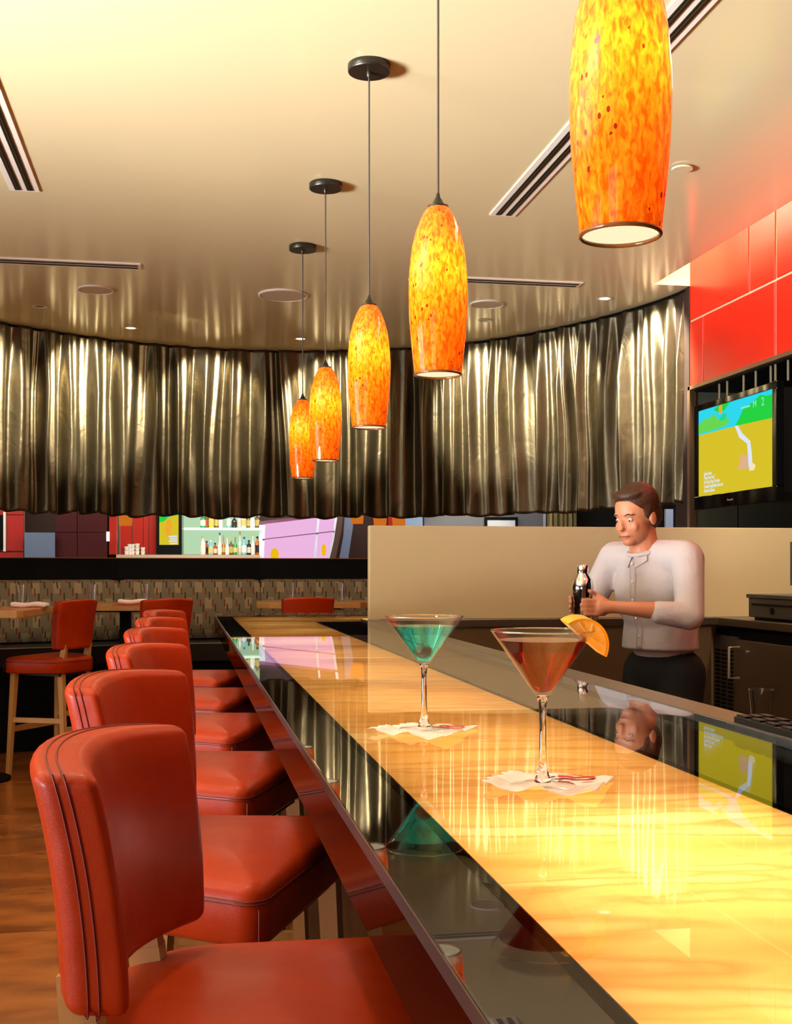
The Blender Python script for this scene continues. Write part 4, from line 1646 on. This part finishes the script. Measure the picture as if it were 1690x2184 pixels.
# ------------------------------------------------------------------ cocktails
def martini(loc, R, H, fill, liquid, rfoot, label, name='martini_glass'):
    r = empty(name, loc)
    tag(r, label, 'cocktail glass')
    zc = H * .60 - .004        # bottom of the cone
    th = .0011
    n = 10
    k = (R - .0075) / (H - zc - .001)
    sp2 = [(.0005, .0030), (.009, .0045), (.0075, .0095), (.0062, .0125), (.0045, .022), (.0037, .040), (.0036, zc - .02), (.0042, zc - .008), (.0055, zc - .002), (.0072, zc + .0009), (.0005, zc + .0012)]
    MB().lathe(sp2, 48).build('stem', CGLASS, r, smooth=60)
    prof = [(.0075 + k * (H - zc - .001) * i / n, zc + .001 + (H - zc - .001) * i / n) for i in range(0, n + 1)]
    prof += [(R - th * .5, H + .0005), (R - th, H)]
    prof += [(.0075 + k * (H - zc - .001) * i / n - th * 1.25, zc + .001 + (H - zc - .001) * i / n) for i in range(n - 1, 0, -1)]
    prof += [(.004, zc + .0028), (.0005, zc + .0022)]
    MB().lathe(prof, 64).build('bowl', GLASS, r, smooth=60)
    MB().tube([(( R - th * .5) * math.cos(2 * PI * q / 64), (R - th * .5) * math.sin(2 * PI * q / 64), H) for q in range(64)], .0007, 6, closed=True).build('rim', CGLASS, r, smooth=True)
    MB().lathe([(rfoot, .0002), (rfoot + .0004, .0008), (rfoot, .0013), (rfoot * .6, .0022), (.009, .0046)], 64).build('foot', GLASS, r, smooth=60)
    # liquid
    zf = zc + fill * (H - zc)
    rr = lambda z: max(.0005, .0075 + k * (z - zc - .001) - th * 1.25 - .0003)
    lp = [(.0005, zc + .0036), (.0045, zc + .0042)]
    z = zc + .007
    while z < zf:
        lp.append((rr(z), z))
        z += (zf - zc) / 10
    lp += [(rr(zf), zf), (rr(zf) * .5, zf), (.0005, zf)]
    MB().lathe(lp, 64).build('drink', liquid, r, smooth=40)
    return r, zc, zf, rr


TEAL = mat('teal_liquid', (150, 252, 244), rough=.0, trans=1, ior=1.33)
AMB = mat('red_brown_liquid', (158, 42, 12), rough=.02, trans=.86, ior=1.33)
for m_, dens, c in ((TEAL, 22, (0, .93, .96)), (AMB, 70, (.86, .22, .02))):
    nt = m_.node_tree
    va = nn(nt, 'ShaderNodeVolumeAbsorption')
    va.inputs[0].default_value = (*c, 1)
    va.inputs[1].default_value = dens
    nt.links.new(va.outputs[0], nt.nodes['Material Output'].inputs['Volume'])
for m_, c_, f_ in ((TEAL, (.24, .95, .93), .42), (AMB, (.60, .12, .02), .12)):
    nt = m_.node_tree
    pb_ = nt.nodes['Principled BSDF']
    t_ = nn(nt, 'ShaderNodeBsdfTransparent')
    t_.inputs[0].default_value = (*c_, 1)
    x_ = nn(nt, 'ShaderNodeMixShader')
    x_.inputs[0].default_value = f_
    nt.links.new(pb_.outputs[0], x_.inputs[1])
    nt.links.new(t_.outputs[0], x_.inputs[2])
    nt.links.new(x_.outputs[0], nt.nodes['Material Output'].inputs['Surface'])
NZ = BZ + .0028
g1 = WZ(905, 1560, BZ)
g2 = WZ(1158, 1682, BZ)
r1, zc, zf, rr = martini((g1.x, g1.y, NZ), .0560, .1600, .80, TEAL, .0350, 'martini glass of turquoise drink with a red cherry')
ch = MB().ball((-.0015, -.004, zc + .0205), (.0118, .0118, .0108), 24).build('cherry', mat('cherry_red', (226, 60, 24), rough=.12, coat=.6), smooth=True, loc=(g1.x, g1.y, NZ))
st = MB().tube([(.002, -.004, zc + .030), (-.012, .0, zc + .036), (-.026, .008, zc + .044)], .0007, 6)
ch2 = st.build('stem', mat('cherry_stem', (40, 30, 12), rough=.6), ch)
tag(ch, 'dark red cherry sunk in the turquoise drink', 'cherry')
r2, zc, zf, rr = martini((g2.x, g2.y, NZ), .0545, .1625, .86, AMB, .0345, 'martini glass of reddish brown drink with a citrus wedge')
# citrus wedge on the rim
wg = empty('citrus_wedge', (g2.x + .0535, g2.y + .002, NZ + .1635))
tag(wg, 'yellow-orange citrus wedge stuck on the rim of the brown cocktail', 'fruit wedge')
wg.rotation_euler = (math.radians(12), math.radians(38), math.radians(12))
PEEL = mat('citrus_peel', (250, 176, 26), rough=.35, bump=(900, .25, .001))
FLESH = mat('citrus_flesh', (250, 190, 70), rough=.3, var=(120, (255, 214, 130), .35, .65))
def arcpts(r, a0, a1, n):
    return [(r * math.cos(a0 + (a1 - a0) * i / n), r * math.sin(a0 + (a1 - a0) * i / n)) for i in range(n + 1)]
o1 = arcpts(.031, math.radians(18), math.radians(162), 20)
i1 = arcpts(.0285, math.radians(162), math.radians(18), 20)
def xz_plate(poly, t, y0=0):
    n = len(poly)
    return [(x, y0 - t / 2, z) for x, z in poly] + [(x, y0 + t / 2, z) for x, z in poly], [tuple(range(n)), tuple(range(2 * n - 1, n - 1, -1))] + [(i, n + i, n + (i + 1) % n, (i + 1) % n) for i in range(n)]
sh_ = -.022
pv = [(x, z + sh_) for x, z in o1 + i1]
vq, fq = xz_plate(pv, .022)
# split ring band into quads for clean shading
m = MB()
for k in range(20):
    quadp = [pv[k], pv[k + 1], pv[41 - (k + 1)], pv[41 - k]]
    a, b = xz_plate(quadp, .022)
    m.add(a, b)
m.build('peel', PEEL, wg, merge=True)
fl = [(x, z + sh_) for x, z in arcpts(.0283, math.radians(18), math.radians(162), 20)]
a, b = xz_plate(fl, .0205)
m = MB().add(a, b)
m.build('flesh', FLESH, wg, merge=True)
m = MB()
for k in range(4):
    an = math.radians(40 + 33 * k)
    for s_ in (-1, 1):
        m.beam((0.004 * math.cos(an), s_ * .0103, .012 + sh_ + .002), (.027 * math.cos(an), s_ * .0103, .027 * math.sin(an) + sh_), .0012, .0006)
m.build('membrane', mat('citrus_pith', (255, 226, 160), rough=.5), wg)


def napkin(corners, lb, seed):
    """corners (image px on the bar top): left, top(back), right, front"""
    P = [WZ(u, v, BZ) for u, v in corners]
    L, T, Rr, B_ = P
    o0 = (L + T + Rr + B_) / 4
    vv, ff = [], []
    n = 44
    for i in range(n + 1):
        for j in range(n + 1):
            a, b = i / n, j / n      # a: L->B (front-left side), b: towards T / R
            p = (L * (1 - a) + B_ * a) * (1 - b) + (T * (1 - a) + Rr * a) * b
            # scalloped edges along the front (b=0) and left (a=0)
            if True:
                e0 = (1 - b) ** 6
                e1 = (1 - a) ** 6
                p = p + (T - L).normalized() * (.0035 * math.sin(a * PI * 9) * e0) + (B_ - L).normalized() * (.0035 * math.sin(b * PI * 11) * e1)
            edge = max(abs(a - .5), abs(b - .5)) * 2
            z = .0012 + .0075 * max(0, edge - .62) / .38 * (.5 + .5 * math.sin(a * PI * 4.4 + seed)) * (b < .5 and 1 or .35) + .0004 * math.sin(a * 40) * math.sin(b * 37)
            vv.append((p.x - o0.x, p.y - o0.y, z))
    for i in range(n):
        for j in range(n):
            k = i * (n + 1) + j
            ff.append((k, k + n + 1, k + n + 2, k + 1))
    r = empty('cocktail_napkin', (o0.x, o0.y, BZ))
    tag(r, lb, 'napkin')
    o = MB().add(vv, ff).build('paper', PAPER, r, smooth=80)
    s = o.modifiers.new('s', 'SOLIDIFY')
    s.thickness = .0004

    def patch(name, pts, m, lift=.0010):
        q = []
        for a, b in pts:
            p = (L * (1 - a) + B_ * a) * (1 - b) + (T * (1 - a) + Rr * a) * b
            q.append((p.x - o0.x, p.y - o0.y, .0024 + lift))
        MB().plate(q, (0, 0, .0003)).build(name, m, o, merge=True)
    # printed emblem: red strokes and grey letters near the right corner
    def stroke(pts, w_, m, nm='printed_mark'):
        out = []
        for i, p in enumerate(pts):
            t = Vector(pts[min(i + 1, len(pts) - 1)]) - Vector(pts[max(i - 1, 0)])
            t.normalize()
            out.append((p[0] - t.y * w_, p[1] + t.x * w_))
        for i, p in reversed(list(enumerate(pts))):
            t = Vector(pts[min(i + 1, len(pts) - 1)]) - Vector(pts[max(i - 1, 0)])
            t.normalize()
            out.append((p[0] + t.y * w_, p[1] - t.x * w_))
        patch(nm, out, m)
    stroke([(.52, .80), (.60, .84), (.68, .80), (.76, .86), (.84, .90)], .036, REDINK)
    stroke([(.50, .90), (.60, .93), (.72, .93)], .008, REDINK)
    stroke([(.74, .70), (.80, .72), (.84, .76)], .022, REDINK)
    stroke([(.56, .62), (.60, .72), (.66, .74)], .010, REDINK)
    stroke([(.40, .78), (.43, .84)], .014, BLKINK)
    stroke([(.46, .74), (.49, .82)], .014, BLKINK)
    stroke([(.52, .66), (.58, .70), (.64, .70)], .010, BLKINK)
    return r


napkin(((783, 1564), (868, 1546), (1024, 1552), (952, 1584)), 'white scalloped paper napkin with red print under the turquoise cocktail', .5)
napkin(((1027, 1686), (1082, 1650), (1311, 1662), (1272, 1705)), 'white scalloped paper napkin with red print under the brown cocktail', .9)

# ------------------------------------------------------------------ barman
def person():
    px, py = W(1396, 4.72)
    r = empty('person', (px, py, 0), math.radians(180 + 28))   # local +x = facing; towards the left of the picture, slightly to the camera
    tag(r, 'barman in a white shirt and black trousers bending over his work behind the bar', 'person')
    SKIN = mat('skin', (206, 138, 98), rough=.5, var=(9, (194, 122, 84), .3, .7))
    SHIRT = mat('white_shirt', (190, 178, 172), rough=.8, bump=(14, .5, .02))
    TROU = mat('black_trousers', (10, 9, 8), rough=.8)
    HAIR = mat('brown_hair', (64, 36, 18), rough=.45, bump=(120, .6, .004))
    # joints (local: x forward, y left, z up)
    hip = Vector((-.06, 0, .90))
    chest = Vector((.02, 0, 1.20))
    neck = Vector((.065, 0, 1.365))
    head = Vector((.115, 0, 1.488))
    shL, shR = Vector((.03, .185, 1.335)), Vector((.03, -.185, 1.335))
    elL, elR = Vector((.12, .27, 1.10)), Vector((.12, -.255, 1.10))
    wrL, wrR = Vector((.345, .10, 1.135)), Vector((.345, -.09, 1.145))

    def remesh(o, vox, it=6):
        m = o.modifiers.new('r', 'REMESH')
        m.mode = 'VOXEL'
        m.voxel_size = vox
        s = o.modifiers.new('s', 'SMOOTH')
        s.iterations = it
        s.factor = .5
        dg = bpy.context.evaluated_depsgraph_get()
        me = bpy.data.meshes.new_from_object(o.evaluated_get(dg))
        me.polygons.foreach_set('use_smooth', [True] * len(me.polygons))
        o.modifiers.clear()
        o.data = me
        return o

    b = MB()
    # head
    hr = Matrix.Rotation(math.radians(14), 3, 'Y')
    def hp(x, y, z):
        return head + hr @ Vector((x, y, z))
    b.ball(hp(-.012, 0, .03), (.094, .076, .088), 28, hr)
    b.ball(hp(.022, 0, -.035), (.066, .060, .078), 24, hr)
    b.ball(hp(.060, 0, -.085), (.026, .030, .022), 16, hr)     # chin
    b.ball(hp(.088, 0, -.018), (.017, .013, .024), 14, hr)     # nose
    b.ball(hp(.098, 0, -.030), (.013, .016, .010), 14, hr)
    b.ball(hp(.066, 0, .022), (.018, .050, .012), 16, hr)      # brow
    b.ball(hp(.060, .034, -.030), (.016, .022, .024), 12, hr)
    b.ball(hp(.060, -.034, -.030), (.016, .022, .024), 12, hr)
    b.ball(hp(.080, 0, -.058), (.012, .024, .006), 12, hr)     # lips
    b.ball(hp(.079, 0, -.067), (.011, .020, .006), 12, hr)
    for sy in (-1, 1):
        b.ball(hp(-.008, sy * .079, -.010), (.020, .009, .031), 14, hr)
    b.caps([neck - Vector((.01, 0, .05)), hp(-.025, 0, -.06)], [.062, .054])
    # torso
    b.ball(chest, (.105, .150, .19), 24)
    b.ball(hip + Vector((0, 0, .1)), (.10, .135, .18), 24)
    b.caps([shL, chest + Vector((0, .05, .12)), chest + Vector((0, -.05, .12)), shR], [.055, .07, .07, .055])
    # arms
    for sh, el, wr in ((shL, elL, wrL), (shR, elR, wrR)):
        b.caps([sh, el, (el + wr) / 2 + Vector((0, 0, .004)), wr], [.048, .038, .033, .024])
    # legs under the trousers, bare ankles hidden
    for sy in (-1, 1):
        b.caps([hip + Vector((0, sy * .085, -.02)), Vector((.0, sy * .10, .48)), Vector((-.02, sy * .11, .09))], [.085, .055, .036])
        b.caps([Vector((-.02, sy * .11, .06)), Vector((.10, sy * .12, .04))], [.035, .03])
    # hands: palm, four fingers curled round the shaker, thumb
    sc = Vector((.42, 0.0, 1.155))          # shaker axis position
    for wr, sy in ((wrL, 1), (wrR, -1)):
        palm = wr + (Vector((sc.x - .01, sy * .052, wr.z)) - wr) * .62
        dirp = (palm - wr).normalized()
        b.caps([wr, palm], [.024, .026])
        b.ball(palm, (.030, .017, .036), 14)
        for f in range(4):
            z = palm.z + .026 - .018 * f
            L = (.9, 1.0, .95, .78)[f]
            k0 = palm + dirp * .022
            pts = [Vector((k0.x, k0.y, z))]
            a0 = math.atan2(k0.y - sc.y, k0.x - sc.x)
            rad = .047
            for q in range(1, 4):
                a = a0 - sy * q * .42 * L
                pts.append(Vector((sc.x + rad * math.cos(a), sc.y + rad * math.sin(a), z)))
            b.caps(pts, [.0095, .009, .0085, .0075], 10)
        # thumb leaves the side of the palm near its base
        t0 = palm - dirp * .012 + Vector((0, 0, .022))
        a0 = math.atan2(palm.y - sc.y, palm.x - sc.x)
        b.caps([t0, Vector((sc.x + .050 * math.cos(a0 - sy * .05), sc.y + .050 * math.sin(a0 - sy * .05), palm.z + .050)), Vector((sc.x + .046 * math.cos(a0 - sy * .6), sc.y + .046 * math.sin(a0 - sy * .6), palm.z + .060))], [.012, .010, .0085], 10)
    body = b.build('body', SKIN, r)
    remesh(body, .0052, 3)
    # shirt
    sk_ = MB().lathe([(.001, .955), (.150, .955), (.147, 1.0), (.135, 1.12), (.12, 1.25), (.001, 1.25)], 40)
    skirt_ = ([(p[0] * .86 - .035, p[1] * 1.12, p[2]) for p in sk_.v], sk_.f)
    s = MB()
    s.ball(chest + Vector((-.01, 0, .0)), (.122, .172, .20), 24)
    s.ball(hip + Vector((.01, 0, .16)), (.122, .160, .20), 24)
    s.add(*skirt_)
    s.caps([shL - Vector((0, .01, .012)), chest + Vector((0, .06, .118)), chest + Vector((0, -.06, .118)), shR - Vector((0, -.01, .012))], [.073, .082, .082, .073])
    s.caps([neck - Vector((.014, 0, .085)), neck - Vector((.008, 0, .048))], [.085, .066])
    for sh, el in ((shL, elL), (shR, elR)):
        s.caps([sh + Vector((0, 0, -.015)), sh.lerp(el, .5), el + (el - sh) * -.02], [.068, .060, .054])
        wr = wrL if sh is shL else wrR
        s.caps([el, el.lerp(wr, .42)], [.054, .045])
    shirt = s.build('shirt', SHIRT, r)
    remesh(shirt, .008, 5)
    MB().tube([neck + Vector((.064 * math.cos(a) - .006, .064 * math.sin(a), -.012 - .020 * math.cos(a))) for a in [2 * PI * k / 32 for k in range(32)]], .010, 8, closed=True).build('collar', SHIRT, shirt, smooth=True)
    from mathutils.bvhtree import BVHTree
    bt = BVHTree.FromPolygons([v.co[:] for v in shirt.data.vertices], [p.vertices[:] for p in shirt.data.polygons])

    def onshirt(y, z, l=.002):
        h_ = bt.ray_cast(Vector((1, y, z)), Vector((-1, 0, 0)))[0]
        return Vector((h_.x + l, y, z)) if h_ else Vector((.1, y, z))
    for sy in (-1, 1):
        q = [onshirt(sy * .004, 1.335, .010), onshirt(sy * .046, 1.352, .008), onshirt(sy * .056, 1.312, .010), onshirt(sy * .020, 1.284, .010)]
        if sy < 0:
            q.reverse()
        MB().plate(q, (-.005, 0, 0)).build('collar', SHIRT, shirt)
    m = MB()
    zs_ = [1.32 - .02 * k for k in range(19)]
    pv_ = [onshirt(y, z, .0025) for z in zs_ for y in (-.015, .015)]
    m.add(pv_, [(2 * k, 2 * k + 2, 2 * k + 3, 2 * k + 1) for k in range(18)])
    o = m.build('placket', SHIRT, shirt, smooth=True)
    o.modifiers.new('s', 'SOLIDIFY').thickness = .003
    for k in range(5):
        MB().ball(onshirt(0, 1.30 - .072 * k, .005), (.003, .006, .006), 8).build('button', WHITEP, shirt)
    t = MB()
    t.ball(hip + Vector((0, 0, -.04)), (.115, .155, .14), 24)
    for sy in (-1, 1):
        t.caps([hip + Vector((0, sy * .085, -.04)), Vector((.0, sy * .10, .48)), Vector((-.02, sy * .11, .07))], [.102, .076, .060])
    tro = t.build('trousers', TROU, r)
    remesh(tro, .012, 4)
    for sy in (-1, 1):
        MB().rbox(.14, .048, .035, .03, 6, None, c=(.05, sy * .115, .036)).build('shoe', BLACK, r, smooth=75)
    h = MB()
    h.ball(hp(-.024, 0, .048), (.096, .084, .086), 28, hr)
    h.ball(hp(-.055, 0, .0), (.062, .078, .075), 24, hr)
    h.ball(hp(.022, 0, .092), (.052, .066, .026), 20, hr)
    h.ball(hp(-.005, .070, .020), (.030, .016, .040), 12, hr)
    h.ball(hp(-.005, -.070, .020), (.030, .016, .040), 12, hr)
    hair = h.build('hair', HAIR, r)
    remesh(hair, .006, 3)
    for sy in (-1, 1):
        MB().ball(hp(.0672, sy * .031, -.001), .0098, 14).build('eye', mat('eye_white', (190, 174, 160), rough=.45), r, smooth=True)
        MB().ball(hp(.0735, sy * .031, -.002), .0050, 10).build('iris', mat('eye_dark', (30, 18, 12), rough=.2), r, smooth=True)
        MB().tube([hp(.079, sy * .014, .019), hp(.079, sy * .030, .024), hp(.066, sy * .048, .019)], .0028, 6).build('eyebrow', HAIR, r, smooth=True)
    MB().tube([hp(.0905, -.022, -.0625), hp(.0935, 0, -.062), hp(.0905, .022, -.0625)], .0022, 6).build('mouth', mat('lips', (140, 62, 50), rough=.5), r, smooth=True)
    # steel shaker held between the hands
    wm = r.matrix_basis @ sc.to_4d()
    sk = empty('cocktail_shaker', (px, py, 0))
    a = r.rotation_euler.z
    wx = px + sc.x * math.cos(a) - sc.y * math.sin(a)
    wy = py + sc.x * math.sin(a) + sc.y * math.cos(a)
    sk.location = (wx, wy, BZ + .005)
    tag(sk, 'steel cocktail shaker held in both hands by the barman', 'shaker')
    MB().lathe([(.001, .0), (.030, 0), (.032, .004), (.040, .145), (.041, .150)], 32).build('tin', CHROME, sk, smooth=50)
    MB().lathe([(.0415, .148), (.0415, .156), (.036, .185), (.022, .205), (.022, .212)], 32).build('shoulder', CHROME, sk, smooth=50)
    MB().lathe([(.0225, .210), (.0225, .235), (.016, .243), (.001, .245)], 24).build('cap', CHROME, sk, smooth=50)
    return r


person()

# area lights added as fill, without fittings of their own
area('room_fill', (-1.8, 3.6, CZ - .05), (-1.8, 3.6, 0), .5, 2.5, 12, (1.0, .80, .55))
area('dining_fill', (.2, 7.9, CZ - .05), (-.1, 8.2, 1.0), .3, 1.2, 28, (1.0, .82, .58))
area('far_room_fill', (.2, 10.0, 2.5), (.2, 11.2, 1.45), 6.5, .3, 75, (1.0, .95, .90))  # added to brighten the panels beyond the low wall
area('post_fill', (3.55, 7.9, 2.6), (3.6, 8.6, 1.5), .3, .3, 8, (.9, .95, 1.0))
area('shelf_fill', tuple(WY(470, 1060, 10.0)), tuple(WY(470, 1150, 11.2)), .8, .2, 9, (1.0, .96, .88))  # added in front of the shelves to brighten the bottles
area('back_bar_fill', (1.75, 3.6, CZ - .05), (1.75, 4.2, 0), .3, 2.0, 15, (1.0, .88, .66))
